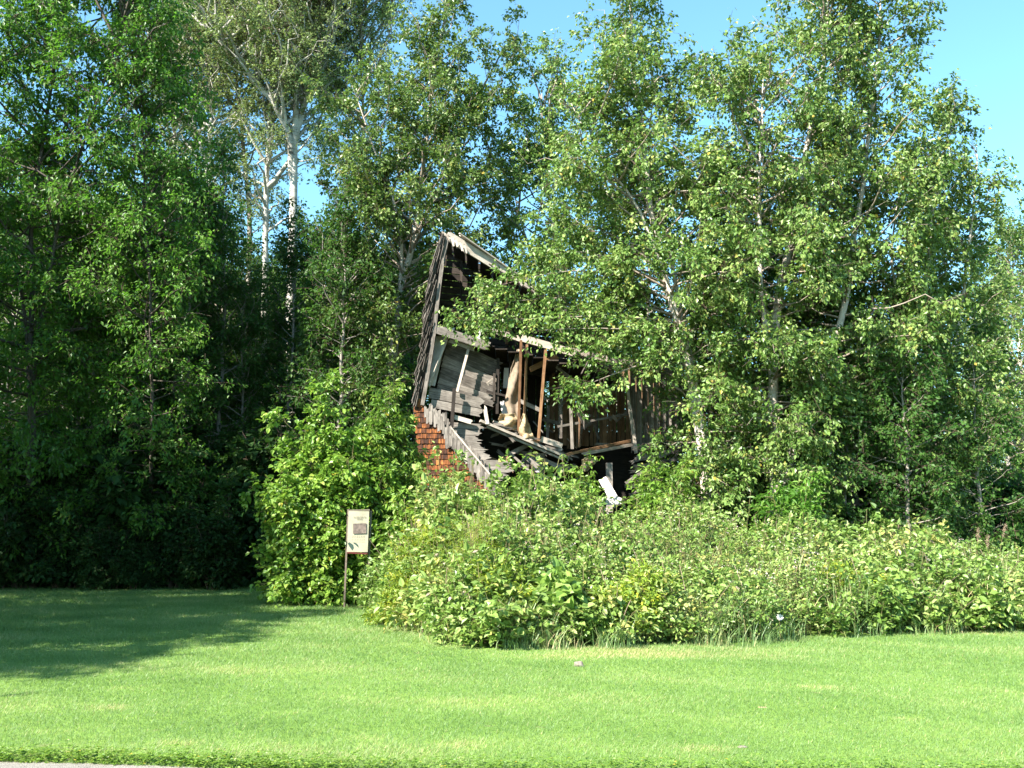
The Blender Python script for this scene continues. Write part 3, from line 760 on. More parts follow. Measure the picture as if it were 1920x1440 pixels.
# draped cloth and insulation
def drape(name, mat, centre, Y, seed, amp=0.06, parent=house, label=None, fold=7.0):
    """centre: rows of (left px, right px, y px); becomes a rumpled hanging sheet"""
    rng = np.random.default_rng(seed)
    rows = []
    ys = np.linspace(0, len(centre) - 1, 26)
    nx = 14
    for yy in ys:
        k = min(int(yy), len(centre) - 2); w = yy - k
        l = centre[k][0] * (1 - w) + centre[k + 1][0] * w; r = centre[k][1] * (1 - w) + centre[k + 1][1] * w
        y = centre[k][2] * (1 - w) + centre[k + 1][2] * w
        for j in range(nx):
            f = j / (nx - 1)
            d = amp * math.sin(f * fold + yy * 0.8) + amp * 0.6 * math.sin(yy * 3.1 + f * 4 + seed) + rng.normal() * 0.006
            rows.append(P(l + (r - l) * f + rng.normal() * 0.4, y + rng.normal() * 0.5, Y + d) - HO)
    V = np.array(rows); q = []
    for i in range(25):
        for j in range(nx - 1):
            a = i * nx + j; q.append((a, a + 1, a + nx + 1, a + nx))
    me = raw_mesh(name, V, quads=np.array(q))
    o = link(name, me, M[mat], parent, smooth=True)
    md = o.modifiers.new('thick', 'SOLIDIFY'); md.thickness = 0.012
    if label: o['label'] = label
    return o
drape('curtain', 'cloth', [(970, 979, 655), (958, 978, 690), (952, 977, 725), (946, 976, 755), (955, 975, 780), (962, 982, 808)], 24.6, 3, label='torn beige cloth hanging from the beam')
drape('insulation', 'insulation', [(938, 966, 776), (934, 972, 786), (938, 976, 796), (946, 982, 806)], 24.35, 4, amp=0.09)
drape('insulation', 'insulation', [(980, 984, 776), (974, 992, 795), (972, 998, 812), (978, 1002, 822)], 24.3, 6, amp=0.07)
drape('insulation', 'insulation', [(1096, 1108, 858), (1090, 1122, 864), (1092, 1112, 872), (1095, 1101, 884)], 24.0, 9, amp=0.05)
part('white_panel', 'white_paint', [(951, 690, 24.95, 949, 728, 24.95, RIGHT, 0.16, 0.02)], 50)
part('white_panel', 'plaster', [(943, 752, 24.8, 950, 795, 24.7, RIGHT, 0.16, 0.02)], 51)
drape('hanging_sheet', 'plaster', [(985, 1022, 850), (992, 1022, 865), (1000, 1020, 880), (1000, 1018, 905)], 25.1, 12, amp=0.05)

# right-hand corner of the house: grey boards in dappled shade
part('corner_board', 'pale_wood', [(1172, 680, 25.0, 1180, 760, 24.95, RIGHT, 0.07, 0.07, dict(tint=0.5)), (1180, 759, 24.95, 1193, 850, 24.9, RIGHT, 0.08, 0.07, dict(tint=0.5))], 52)
b = hb(53)
for i in range(17):
    x = 1186 + i * 11
    b.plank(P(x, 676 + i * 3 + rngH.uniform(-6, 6), 25.15 + i * 0.10), P(x + 3, 842 + rngH.uniform(-5, 10) - i * 1.0, 25.1 + i * 0.10), RIGHT, 0.135, 0.025, j1=0.12, tint=rngH.random())
hbuild(b, 'end_wall', 'grey_wood', 'grey upright boards at the right end of the house')
b = hb(54)
for i in range(9):
    y = 858 + i * 9; x = 1176 + rngH.uniform(-10, 25)
    b.plank(P(x, y, 24.6), P(x + rngH.uniform(45, 150), y - rngH.uniform(5, 28), 25.0), UPZ, rngH.uniform(0.05, 0.13), 0.04, j0=0.1, j1=0.15, tint=rngH.uniform(0.1, 0.8))
hbuild(b, 'fallen_boards', 'grey_wood')
part('cellar_post', 'grey_wood', [(1142, 868, 24.3, 1143, 960, 24.3, RIGHT, 0.15, 0.14, dict(tint=0.9))], 55)
part('prop', 'grey_wood', [(1173, 906, 24.0, 1206, 883, 24.1, UPZ, 0.06, 0.05)], 56)

b = Boards(57)
org = P(1142, 925, 23.6)
for (x0, y0, x1, y1, w) in [(1129, 897, 1160, 950, 0.20)]:
    b.plank(P(x0, y0, 23.7) - org, P(x1, y1, 23.3) - org, RIGHT + UPZ * 0.5, w, 0.05, tint=1.0, j0=0.02, j1=0.05)
tag(b.build('leaning_plank', M['white_paint'], None), 'white painted plank leaning in the dark opening under the house', 'plank').location = [float(c) for c in org]
b = Boards(58); org = P(1150, 945, 23.2)
b.plank(P(1136, 941, 23.3) - org, P(1168, 938, 23.1) - org, UPZ, 0.16, 0.04, tint=0.9, j1=0.1)
tag(b.build('fallen_plank', M['white_paint'], None), 'short white board lying at the foot of the leaning plank', 'plank').location = [float(c) for c in org]

# ---------------------------------------------------------------- information sign
SY = 19.2
sb_ = G(652, 1140); SY = float(sb_[1])
sroot = empty('information_sign', (P(668, 1140, SY)[0], SY, 0), 'tall cream information panel with an old photo on thin posts at the lawn edge', 'sign')
so = np.array((P(668, 1140, SY)[0], SY, 0))
def sbox(name, mat, a, c, wd, w, th, parent=None):
    b = Boards(3); b.plank(a, c, wd, w, th)
    o = b.build(name, M[mat], parent or sroot, so); return o
tl, tr, bl, br = P(653, 959, SY), P(693, 958, SY), P(651, 1034, SY - 0.03), P(689, 1036, SY - 0.03)
panel = sbox('panel', 'sign_face', (tl + tr) / 2, (bl + br) / 2, RIGHT, float((tr - tl)[0]) * 0.97, 0.02)
sbox('post', 'metal_post', P(653, 955, SY + 0.05), np.array((P(645, 1140, SY)[0], SY + 0.03, 0.0)), RIGHT, 0.034, 0.034)
sbox('post', 'metal_post', P(696, 958, SY + 0.08), np.array((P(687, 1140, SY)[0], SY + 0.08, 0.0)), RIGHT, 0.035, 0.035)
sbox('top_rail', 'sign_dark', tl + (0, 0.02, 0.02), tr + (0, 0.02, 0.02), UPZ, 0.03, 0.05)
sbox('bottom_rail', 'sign_red', bl + (0, 0.01, -0.022), br + (0, 0.01, -0.022), UPZ, 0.028, 0.04)
ph = sbox('photo', 'sign_photo', P(674.5, 981.5, SY - 0.035), P(674.5, 1000.5, SY - 0.045), RIGHT, 0.265, 0.004, None)
# the two title lines and the body text are too small to read in the photograph: rows of word-sized marks
def words(y, x0, x1, h, n, seed, name='text_line'):
    b = Boards(8)
    r = random.Random(seed); xs = [x0]
    L = [r.uniform(0.6, 1.4) for _ in range(n)]; tot = sum(L); gap = (x1 - x0) * 0.06
    x = x0
    for l in L:
        w = (x1 - x0 - gap * (n - 1)) * l / tot
        b.plank(P(x, y, SY - 0.032), P(x + w, y, SY - 0.032), UPZ, h, 0.003, j0=0.002)
        x += w + gap
    b.build(name, M['sign_dark'], sroot, so)
words(969.3, 662.5, 686, 0.010, 4, 1, 'title_line'); words(973, 668, 679, 0.009, 2, 2, 'title_line')
for i in range(7): words(1005 + i * 3.0, 660, 684, 0.0035, 6, 10 + i)

# ---------------------------------------------------------------- trees
rngT = random.Random(11)
def rel(base, pts):
    """trunk path given as photograph positions at known depths, relative to the tree's base"""
    out = [(0, 0, 0)]
    for (x, y, Y) in pts: out.append(tuple(P(x, y, Y) - base))
    return out
def fork(base, pts): return rel(base, pts)[1:]
def base_at(px, Y): return np.array((P(px, 986, Y)[0], Y, 0.0))
def front_window(p):
    """keeps the boughs clear of the ruin's open front"""
    X, Y, Z = p[..., 0], p[..., 1], p[..., 2]
    s = 24.0 / Y
    xs = X * s; zs = (Z - CAM_H) * s + CAM_H
    low = np.interp(xs, [-2.6, -1.6, -0.6, 0.3, 1.2, 2.3, 3.2, 3.6], [9.2, 8.0, 7.0, 6.1, 5.85, 5.7, 5.2, 4.9])
    return (Y < 25.4) & (xs > -2.6) & (xs < 3.0) & (zs < low) & (zs > 2.4)

# centre birch in front of the house, boughs sweeping left across it
bc = base_at(1330, 22.6)
build_tree('birch_tree', bc, [rel(bc, [(1312, 740, 22.6), (1268, 590, 22.6), (1238, 500, 22.6), (1212, 330, 22.7), (1190, 170, 22.8), (1172, -60, 22.9), (1165, -200, 22.9)]),
                              rel(bc, [(1312, 745, 22.6), (1275, 600, 22.6), (1236, 470, 22.5), (1160, 330, 22.3), (1100, 260, 22.2), (1060, 150, 22.2)]),
                              rel(bc, [(1312, 745, 22.6), (1290, 640, 22.9), (1262, 480, 23.2), (1205, 260, 23.4), (1180, 100, 23.6)])],
           101, [(0, 1.4), (0.25, 2.0), (0.45, 2.5), (0.60, 2.0), (0.72, 1.15), (0.85, 0.75), (1, 0.5)], 'slender white birch in front of the ruin whose boughs sweep left across it', r0=0.12, t0=0.12, nprim=(84, 50, 34),
           limbs=[[P(1262, 590, 22.6), P(1120, 555, 22.3), P(960, 560, 22.2), P(892, 575, 22.2)], [P(1260, 600, 22.6), P(1140, 590, 22.2), P(1000, 598, 22.0), P(868, 600, 22.0)],
                  [P(1250, 560, 22.6), P(1130, 500, 22.4), P(1020, 512, 22.2), P(925, 538, 22.2)], [P(1250, 540, 22.6), P(1130, 470, 22.6), P(1030, 468, 22.6), P(985, 492, 22.5)],
                  [P(1280, 640, 22.6), P(1180, 640, 22.2), P(1110, 640, 22.0), P(1060, 650, 22.0)], [P(1285, 660, 22.6), P(1210, 680, 22.2), P(1140, 705, 22.0), P(1075, 735, 22.0)],
                  [P(1240, 500, 22.6), P(1120, 420, 22.6), P(1020, 420, 22.6)], [P(1270, 620, 22.6), P(1180, 620, 22.0), P(1080, 612, 21.9), P(1000, 622, 21.9)]],
           clear=front_window, size=0.104, per=11)
# birch behind the house to the left
bl_ = base_at(722, 29.0)
build_tree('birch_tree', bl_, [rel(bl_, [(735, 620, 29), (768, 470, 29), (790, 380, 29), (803, 280, 29), (812, 180, 29), (830, 60, 29), (850, -30, 29)]),
                               rel(bl_, [(735, 620, 29), (766, 480, 29), (730, 360, 28.6), (690, 240, 28.4), (660, 160, 28.4)]),
                               rel(bl_, [(735, 620, 29), (780, 430, 29), (850, 310, 29.2), (880, 230, 29.4), (895, 170, 29.5)])],
           102, [(0, 1.0), (0.3, 2.6), (0.55, 2.9), (0.78, 1.6), (1, 0.7)], 'spreading birch rising behind the left corner of the ruin', r0=0.17, t0=0.34, nprim=(54, 40, 36), size=0.118, per=10)
# right-hand cluster
br_ = base_at(1458, 22.4)
build_tree('birch_tree', br_, [rel(br_, [(1450, 860, 22.4), (1440, 720, 22.4), (1465, 520, 22.5), (1500, 350, 22.6), (1530, 200, 22.7), (1556, 60, 22.8), (1560, -160, 23)]),
                               rel(br_, [(1458, 850, 22.4), (1452, 700, 22.4), (1425, 500, 22.0), (1420, 350, 21.9), (1425, 240, 21.9), (1430, 150, 21.9)]),
                               rel(br_, [(1465, 850, 22.4), (1512, 780, 22.3), (1560, 690, 22.2), (1595, 500, 22.4), (1625, 300, 22.6), (1650, 60, 22.8), (1655, -120, 22.8)])],
           103, [(0, 0.8), (0.2, 1.9), (0.4, 2.3), (0.62, 2.0), (0.75, 1.35), (0.88, 1.25), (1, 0.8)], 'big multi-stemmed birch right of the ruin, tallest of the right-hand group', r0=0.15, t0=0.16, nprim=(104, 76, 92), size=0.106, per=11, elev=(-6, 60), droop=0.6)
b2 = base_at(1745, 23.2)
build_tree('birch_tree', b2, [rel(b2, [(1740, 800, 23.2), (1730, 600, 23.2), (1745, 420, 23.2), (1775, 300, 23.2), (1782, 200, 23.2)]),
                              rel(b2, [(1740, 800, 23.2), (1700, 620, 22.9), (1660, 460, 22.7), (1690, 330, 22.7)]),
                              rel(b2, [(1745, 810, 23.2), (1790, 650, 23.3), (1820, 480, 23.4), (1828, 330, 23.4), (1832, 270, 23.4)])],
           104, [(0, 1.0), (0.2, 1.45), (0.5, 1.35), (0.8, 0.9), (1, 0.3)], 'shorter birch with a pointed top at the right end of the group', r0=0.12, t0=0.10, nprim=(96, 66, 66), size=0.104, per=11, elev=(-12, 58), droop=0.6)
# low dense tree filling the shade between them
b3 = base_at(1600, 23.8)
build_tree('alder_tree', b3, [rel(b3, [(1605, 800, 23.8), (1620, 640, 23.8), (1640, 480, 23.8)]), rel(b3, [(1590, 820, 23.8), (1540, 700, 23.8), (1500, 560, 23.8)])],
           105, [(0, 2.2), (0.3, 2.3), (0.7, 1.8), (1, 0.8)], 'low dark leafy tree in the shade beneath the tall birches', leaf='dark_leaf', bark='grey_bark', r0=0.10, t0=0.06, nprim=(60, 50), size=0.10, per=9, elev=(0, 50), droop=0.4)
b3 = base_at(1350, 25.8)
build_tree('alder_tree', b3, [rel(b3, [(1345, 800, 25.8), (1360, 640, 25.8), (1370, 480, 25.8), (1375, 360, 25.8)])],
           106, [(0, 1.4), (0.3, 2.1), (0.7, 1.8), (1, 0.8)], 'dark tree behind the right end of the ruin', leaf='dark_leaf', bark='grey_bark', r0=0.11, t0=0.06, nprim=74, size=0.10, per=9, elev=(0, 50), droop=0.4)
for k, (px, Y, ty, sd_) in enumerate([(1700, 21.9, 660, 151), (1835, 22.6, 700, 152), (1590, 22.3, 740, 153)]):  # added trees: their dark leaves stand for the shade low in the right-hand group
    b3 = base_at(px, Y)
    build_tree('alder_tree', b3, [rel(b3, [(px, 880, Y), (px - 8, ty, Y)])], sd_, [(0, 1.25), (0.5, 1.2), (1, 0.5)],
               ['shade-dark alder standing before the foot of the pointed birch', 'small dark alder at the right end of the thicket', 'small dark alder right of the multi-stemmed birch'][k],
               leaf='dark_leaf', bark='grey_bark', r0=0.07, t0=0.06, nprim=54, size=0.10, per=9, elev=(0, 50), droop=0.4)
for k, (px, Y, ty, sd_) in enumerate([(1545, 26.2, 240, 161), (1765, 26.4, 330, 162), (1440, 27.5, 330, 163), (1210, 28.5, 300, 164)]):  # added backing trees: close sky holes, dark leaves imitate shaded depth
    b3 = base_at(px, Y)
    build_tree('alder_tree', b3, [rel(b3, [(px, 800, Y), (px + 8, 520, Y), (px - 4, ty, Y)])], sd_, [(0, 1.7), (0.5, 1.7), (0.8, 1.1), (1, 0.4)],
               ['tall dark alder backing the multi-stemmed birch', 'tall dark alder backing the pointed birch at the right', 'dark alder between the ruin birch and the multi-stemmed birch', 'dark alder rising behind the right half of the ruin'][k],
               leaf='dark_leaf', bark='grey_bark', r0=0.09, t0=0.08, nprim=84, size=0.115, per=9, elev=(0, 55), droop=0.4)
# tree directly behind the house fills the middle
b4 = base_at(1040, 30.5)
build_tree('birch_tree', b4, [rel(b4, [(1050, 700, 30.5), (1045, 500, 30.5), (1030, 380, 30.5), (1015, 170, 30.5)]), rel(b4, [(1050, 700, 30.5), (1010, 520, 30.5), (970, 400, 30.5), (962, 290, 30.5)])],
           107, [(0, 2.0), (0.4, 3.0), (0.75, 1.9), (1, 0.8)], 'birch standing behind the middle of the ruin', r0=0.13, t0=0.2, nprim=(52, 36), size=0.118, per=10)

# left foreground tree (pinnate leaves, sunlit green) and its neighbours
b5 = base_at(60, 26.0)
build_tree('maple_tree', b5, [rel(b5, [(60, 800, 26), (55, 500, 26), (62, 330, 26), (95, 190, 26), (115, 60, 26), (130, -250, 26)]),
                              rel(b5, [(60, 700, 26), (110, 400, 25.7), (170, 230, 25.4), (215, 100, 25.4), (250, -120, 25.4)]),
                              rel(b5, [(55, 620, 26), (10, 420, 25.7), (-40, 250, 25.4), (-60, 0, 25.4)])],
           108, [(0, 1.2), (0.25, 2.2), (0.5, 2.6), (0.8, 2.3), (1, 1.0)], 'broad bright green maple at the far left edge of the lawn', leaf='maple_leaf', bark='dark_bark', r0=0.10, t0=0.05, nprim=(95, 70, 50), size=0.14, per=8, droop=0.55, upn=0.9, ratio=0.5, spread=0.07)
b6 = base_at(285, 27.2)
build_tree('maple_tree', b6, [rel(b6, [(285, 800, 26), (280, 520, 26), (270, 330, 26), (262, 160, 26), (258, 20, 26)])],
           109, [(0, 1.9), (0.3, 1.8), (0.6, 1.9), (0.85, 1.3), (1, 0.5)], 'narrow dark green maple beside the broad one on the left', leaf='maple_leaf', bark='dark_bark', r0=0.065, t0=0.04, nprim=130, size=0.12, per=8, droop=0.55, upn=0.9, ratio=0.5, spread=0.07)
for k, (px, Y, topy, sd_, rr) in enumerate([(415, 30.0, 268, 110, 1.5), (350, 29.0, 330, 111, 1.4), (545, 31.0, 415, 112, 1.4), (640, 27.5, 400, 113, 1.7), (150, 28.0, 330, 114, 1.9)]):
    bb = base_at(px, Y)
    lab = ['dark pointed maple below the pale poplar on the left', 'dark green maple left of the pointed one', 'dark low maple under the white poplar trunk', 'dark maple left of the ruin behind the leafy bush', 'dark maple behind the broad maple on the left'][k]
    build_tree('maple_tree', bb, [rel(bb, [(px - 4, 800, Y), (px + 6, 560, Y), (px, topy, Y)])], sd_, [(0, rr * 0.8), (0.35, rr), (0.7, rr * 0.75), (1, 0.3)], lab,
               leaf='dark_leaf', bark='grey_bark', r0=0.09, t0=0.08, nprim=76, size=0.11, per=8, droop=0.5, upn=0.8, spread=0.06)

# tall pale poplars behind, seen through their open crowns
POP = [(0, 1.0), (0.5, 2.2), (0.75, 3.4), (0.92, 2.8), (1, 1.2)]
q = base_at(548, 40.0)
build_tree('poplar_tree', q, [rel(q, [(548, 420, 40), (551, 300, 40), (553, 220, 40), (562, 140, 40), (562, 60, 40), (548, -60, 40), (540, -200, 40)]),
                              fork(q, [(549, 335, 40), (545, 250, 39.8), (510, 190, 39.5), (470, 135, 39.3), (425, 95, 39), (400, 40, 39)]),
                              fork(q, [(552, 262, 40), (575, 180, 40.2), (605, 125, 40.4), (622, 70, 40.5), (640, -20, 40.6)])],
           120, POP, 'tall white-trunked poplar rising above the left trees', leaf='poplar_leaf', bark='poplar_bark', r0=0.31, t0=0.76, nprim=(34, 40, 40), limbs=[[P(552, 290, 40), P(580, 262, 40), P(600, 225, 39.6)], [P(551, 305, 40), P(585, 300, 40), P(612, 292, 39.8)], [P(549, 300, 40), P(530, 262, 39.7), P(500, 215, 39.5)], [P(553, 195, 40), P(600, 140, 39.6), P(622, 95, 39.4)], [P(552, 250, 40), P(520, 205, 40.3), P(505, 160, 40.4)]], size=0.115, per=7, elev=(15, 60), sec_sp=0.42, tw_sp=0.24, droop=0.3, wig=0.10)
q = base_at(500, 41.0)
build_tree('poplar_tree', q, [rel(q, [(497, 420, 41), (500, 345, 41), (508, 240, 41), (515, 120, 41), (500, 0, 41), (490, -120, 41)]),
                              fork(q, [(499, 352, 41), (540, 310, 40.8), (556, 260, 40.6), (580, 120, 40.6), (600, 0, 40.6)])],
           121, POP, 'grey forked poplar just left of the white-trunked one', leaf='poplar_leaf', bark='poplar_bark', r0=0.22, t0=0.50, nprim=(56, 40), size=0.115, per=7, elev=(15, 60), sec_sp=0.42, tw_sp=0.24, droop=0.3, wig=0.10)
q = base_at(455, 43.0)
build_tree('poplar_tree', q, [rel(q, [(470, 420, 43), (460, 270, 43), (447, 180, 43), (440, 90, 43), (430, -50, 43), (425, -150, 43)])],
           122, POP, 'slim leaning grey poplar, second left of the white-trunked one', leaf='poplar_leaf', bark='grey_bark', r0=0.19, t0=0.48, nprim=54, size=0.115, per=7, elev=(15, 60), sec_sp=0.42, tw_sp=0.24, droop=0.3, wig=0.10)
q = base_at(395, 42.0)
build_tree('poplar_tree', q, [rel(q, [(395, 500, 42), (392, 300, 42), (398, 200, 42), (390, 100, 42), (392, -60, 42), (390, -140, 42)]),
                              fork(q, [(393, 335, 42), (360, 215, 42), (345, 140, 42), (330, 40, 42)])],
           123, POP, 'bare-limbed poplar between the left maples and the white-trunked poplar', leaf='poplar_leaf', bark='poplar_bark', r0=0.19, t0=0.48, nprim=(56, 38), size=0.115, per=7, elev=(15, 60), sec_sp=0.42, tw_sp=0.24, droop=0.3, wig=0.10)
q = base_at(325, 44.0)
build_tree('poplar_tree', q, [rel(q, [(322, 500, 44), (326, 300, 44), (330, 150, 44), (345, 0, 44), (350, -120, 44)])],
           124, POP, 'pale poplar half hidden behind the left maples', leaf='poplar_leaf', bark='poplar_bark', r0=0.2, t0=0.5, nprim=60, size=0.115, per=7, elev=(15, 60), sec_sp=0.42, tw_sp=0.24, droop=0.3, wig=0.10)
q = base_at(690, 42.0)
build_tree('poplar_tree', q, [rel(q, [(690, 500, 42), (685, 300, 42), (680, 150, 42), (672, 30, 42), (670, -80, 42)])],
           125, POP, 'grey poplar behind the birch left of the ruin', leaf='poplar_leaf', bark='grey_bark', r0=0.18, t0=0.5, nprim=60, size=0.115, per=7, elev=(15, 60), sec_sp=0.42, tw_sp=0.24, droop=0.3, wig=0.10)

# far trees at the right edge
far = None
for k, (px, Y, ty, lab) in enumerate([(1893, 40, 540, 'pale birch at the right edge of the picture'), (1940, 44, 430, 'tall pale tree cut off by the right edge'), (1865, 48, 680, 'far pale birch showing between the right-hand group and the edge'), (1915, 52, 490, 'farthest pale tree near the right edge')]):
    bb = base_at(px, Y)
    if far is None:
        H0 = 10.0
        far = build_tree('far_birch', bb, [[(0, 0, 0), (0.2, 0, 4), (-0.1, 0.1, 8), (0.1, 0, 12)]], 130, [(0, 1.2), (0.3, 2.2), (0.6, 2.0), (1, 0.5)], lab, leaf='birch_leaf', bark='birch_bark', r0=0.13, t0=0.1, nprim=90, size=0.11, per=8)
        far['group'] = 'pale trees beyond the right edge'
        far.scale = ((P(px, ty, Y)[2]) / 12,) * 3
    else:
        dup(far, bb, k * 1.7, P(px, ty, Y)[2] / 12, lab)

# forest stand on the left and behind: copies of three dim trees
protos = []
for k in range(4):
    H0 = 13.0
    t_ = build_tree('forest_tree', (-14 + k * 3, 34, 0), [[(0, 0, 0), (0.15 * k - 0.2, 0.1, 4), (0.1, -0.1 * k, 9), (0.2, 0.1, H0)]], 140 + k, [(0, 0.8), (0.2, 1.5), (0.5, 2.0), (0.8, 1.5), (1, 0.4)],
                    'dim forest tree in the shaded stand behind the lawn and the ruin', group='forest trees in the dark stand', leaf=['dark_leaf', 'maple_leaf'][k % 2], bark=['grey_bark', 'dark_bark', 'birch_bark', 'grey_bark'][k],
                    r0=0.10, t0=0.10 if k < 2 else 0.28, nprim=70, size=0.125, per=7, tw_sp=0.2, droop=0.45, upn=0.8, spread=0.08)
    protos.append(t_)
used = [False] * 4
spots = []
for i in range(400):
    Y = rngT.uniform(29.5, 62); px = rngT.uniform(-120, 2000)
    X = (px - 960) / F_PX * Y
    if px > 760 and Y < 33: continue
    if px > 1300 and Y < 36: continue
    if px > 1790 and Y < 56: continue
    dmin = 1.9 if px < 760 else 3.4
    if all((X - a) ** 2 + (Y - c) ** 2 > dmin ** 2 for a, c, _ in spots): spots.append((X, Y, px))
for i, (X, Y, px) in enumerate(spots):
    k = i % 4
    # tops stay under the crowns in front so the sky still shows
    lim = 300 if px < 340 else (400 if px < 600 else (400 if px < 950 else (600 if px < 1700 else 760)))
    zmax = P(px, lim + rngT.uniform(0, 160), Y)[2]
    s = min(max(zmax / 13.0, 0.35), 1.15)
    if not used[k]:
        used[k] = True; o = protos[k]
        protos[k].location = (X, Y, 0); protos[k].scale = (s, s, s); protos[k].rotation_euler = (0, 0, rngT.uniform(0, 6.28))
    else:
        o = dup(protos[k], (X, Y, 0), rngT.uniform(0, 6.28), s)
    if True:
        place = 'left of the big maple bush' if px < 470 else ('behind the left corner of the ruin' if px < 800 else ('behind the ruin' if px < 1250 else 'behind the right-hand birches'))
        o['label'] = ['dark fine-leaved forest tree ', 'green broad-crowned forest tree ', 'pale-barked forest tree ', 'grey-barked green forest tree '][k] + place
for i in range(34):
    Y = rngT.uniform(44, 66); X = rngT.uniform(0.54, 1.3) * Y
    dup(protos[i % 4], (X, Y, 0), i * 1.3, rngT.uniform(0.6, 1.1), 'tree in the stand beyond the right edge of the lawn')['group'] = 'trees beyond the right of the lawn'
# trees outside the frame on the left, which throw the shade over the lawn and the stand
for (X, Y, H_) in [(-10.3, 9.3, 6.6), (-11.2, 12.6, 8.0), (-12.6, 15.8, 9.6), (-14.2, 19.2, 11.0), (-15.6, 22.8, 12.0), (-13.6, 9.0, 10.0), (-14.6, 12.8, 12.0), (-17, 16.5, 13.5), (-18.5, 20.8, 14.0), (-12.2, 5.8, 8.0), (-17.5, 11, 14.0), (-19.5, 25.0, 14.0), (-16.2, 6.5, 11.0), (-21.5, 17.0, 15.0)]:
    o = dup(protos[int(abs(X * 7)) % 2], (X, Y, 0), X * 3, H_ / 13.0 * 1.0, 'tall tree just outside the left edge of the lawn')
    o['group'] = 'trees along the left of the lawn'
    o.scale = (1.3, 1.3, H_ / 13) if H_ > 9 else (1.1, 1.1, H_ / 13)
    o['label'] = 'tall tree just outside the left edge of the lawn'

# ---------------------------------------------------------------- bushes and saplings
def build_shrub(name, base, seed, stems, h, reach, label, cat='shrub', group=None, leaf='bush_leaf', size=0.11, per=8, ratio=0.7, droop=0.35, upn=1.1, oval=True, lean=(0, 0), nsub=9, tsp=0.13, twl=0.32, limbs=(), stem_mat='stem'):
    rng = np.random.default_rng(seed)
    Pm = []
    for i in range(stems):
        az = i * 2.4 + rng.normal() * 0.3; rr = reach * rng.uniform(0.25, 1.0)
        hh = h * (1.0 - 0.45 * (rr / reach) ** 2) * rng.uniform(0.8, 1.05)
        ex_ = (math.cos(az) * rr + lean[0], math.sin(az) * rr + lean[1])
        Pm.append(smooth_path([(math.cos(az) * 0.1, math.sin(az) * 0.1, 0), (ex_[0] * 0.4, ex_[1] * 0.4, hh * 0.55), (ex_[0], ex_[1], hh)], 8, rng, 0.04))
    for lb in limbs: Pm.append(smooth_path(np.asarray(lb) - np.asarray(base), 8, rng, 0.03))
    Pm = np.stack(Pm)
    Lp = np.linalg.norm(np.diff(Pm, axis=1), axis=2).sum(axis=1)
    S, Ls, ix, ss = spawn(rng, Pm, np.ceil(Lp * nsub), 0.04, 1.0, lambda i, s: np.clip(0.30 * Lp[i] * (1.1 - s), 0.2, 1.1), (30, 75), up=0.05, grav=-0.15, K=4, wig=0.06)
    tw, Lt, i2, s2 = spawn(rng, S, np.ceil(Ls / tsp) + 1, 0.15, 1.0, twl, (20, 65), grav=-0.15, K=3, wig=0.05)
    root = empty(name, base, label, cat, group)
    V, Q = join([tubes(Pm, np.full((len(Pm), 1), 0.018) * np.linspace(1, 0.3, 8)[None], 5), tubes(S, np.full((len(S), 4), 0.005), 3), tubes(tw, np.full((len(tw), 3), 0.0025), 3)])
    link('stems', raw_mesh('stems', V, quads=Q), M[stem_mat], root, smooth=True)
    tb = rng.uniform(0.2, 0.8, len(S) + 1)[i2]
    link('leaves', leaf_mesh('leaves', rng, tw, per, size, droop, upn, ratio, oval, tint_base=tb, spread=0.04), M[leaf], root)
    return root
s1 = base_at(722, 21.4)
build_shrub('ash_sapling', s1, 201, 9, 4.7, 0.78, 'tall bright ash sapling against the shingled corner of the ruin', 'sapling', leaf='bush_leaf', size=0.13, ratio=0.36, droop=0.5, nsub=10, per=9, upn=0.9)
s2_ = base_at(650, 21.0)
build_shrub('maple_bush', s2_, 202, 13, 4.2, 1.15, 'large sunlit maple bush left of the ruin behind the sign', 'bush', size=0.105, ratio=0.85, nsub=11,
            limbs=[[s2_, P(590, 850, 21.0), P(545, 790, 20.8), P(515, 772, 20.7)], [s2_, P(570, 960, 20.8), P(520, 905, 20.6), P(468, 912, 20.5)], [s2_, P(600, 800, 21), P(600, 740, 21), P(618, 705, 21)]])
s3 = base_at(575, 20.6)
build_shrub('maple_bush', s3, 203, 11, 2.6, 1.0, 'lower maple bush to the left of the sign, leaning over the lawn', 'bush', size=0.10, ratio=0.85, lean=(-0.3, -0.2), nsub=11)
s4 = base_at(762, 20.4)
build_shrub('maple_bush', s4, 204, 10, 2.3, 0.8, 'yellow-green bush right of the sign under the shingles', 'bush', size=0.11, ratio=0.8, nsub=9)
s5 = base_at(1480, 20.5)
build_shrub('ash_sapling', s5, 205, 9, 2.9, 1.0, 'broad-leaved sapling above the thicket in front of the right birches', 'sapling', leaf='maple_leaf', size=0.14, ratio=0.42, droop=0.4, nsub=8)
s6 = base_at(1245, 21.6)
build_shrub('ash_sapling', s6, 206, 10, 3.2, 0.9, 'sapling just right of the leaning white plank', 'sapling', leaf='bush_leaf', size=0.12, ratio=0.45, droop=0.4, nsub=8)
s7 = base_at(1000, 21.4)
build_shrub('maple_bush', s7, 207, 9, 2.95, 0.85, 'leafy bush under the broken floor of the ruin', 'bush', leaf='bush_leaf', size=0.11, ratio=0.7, nsub=8)
s8 = base_at(1090, 22.6)
build_shrub('maple_bush', s8, 208, 6, 3.2, 0.5, 'small bush growing up over the floor edge in the middle of the ruin', 'bush', leaf='bush_leaf', size=0.10, ratio=0.7, nsub=7)
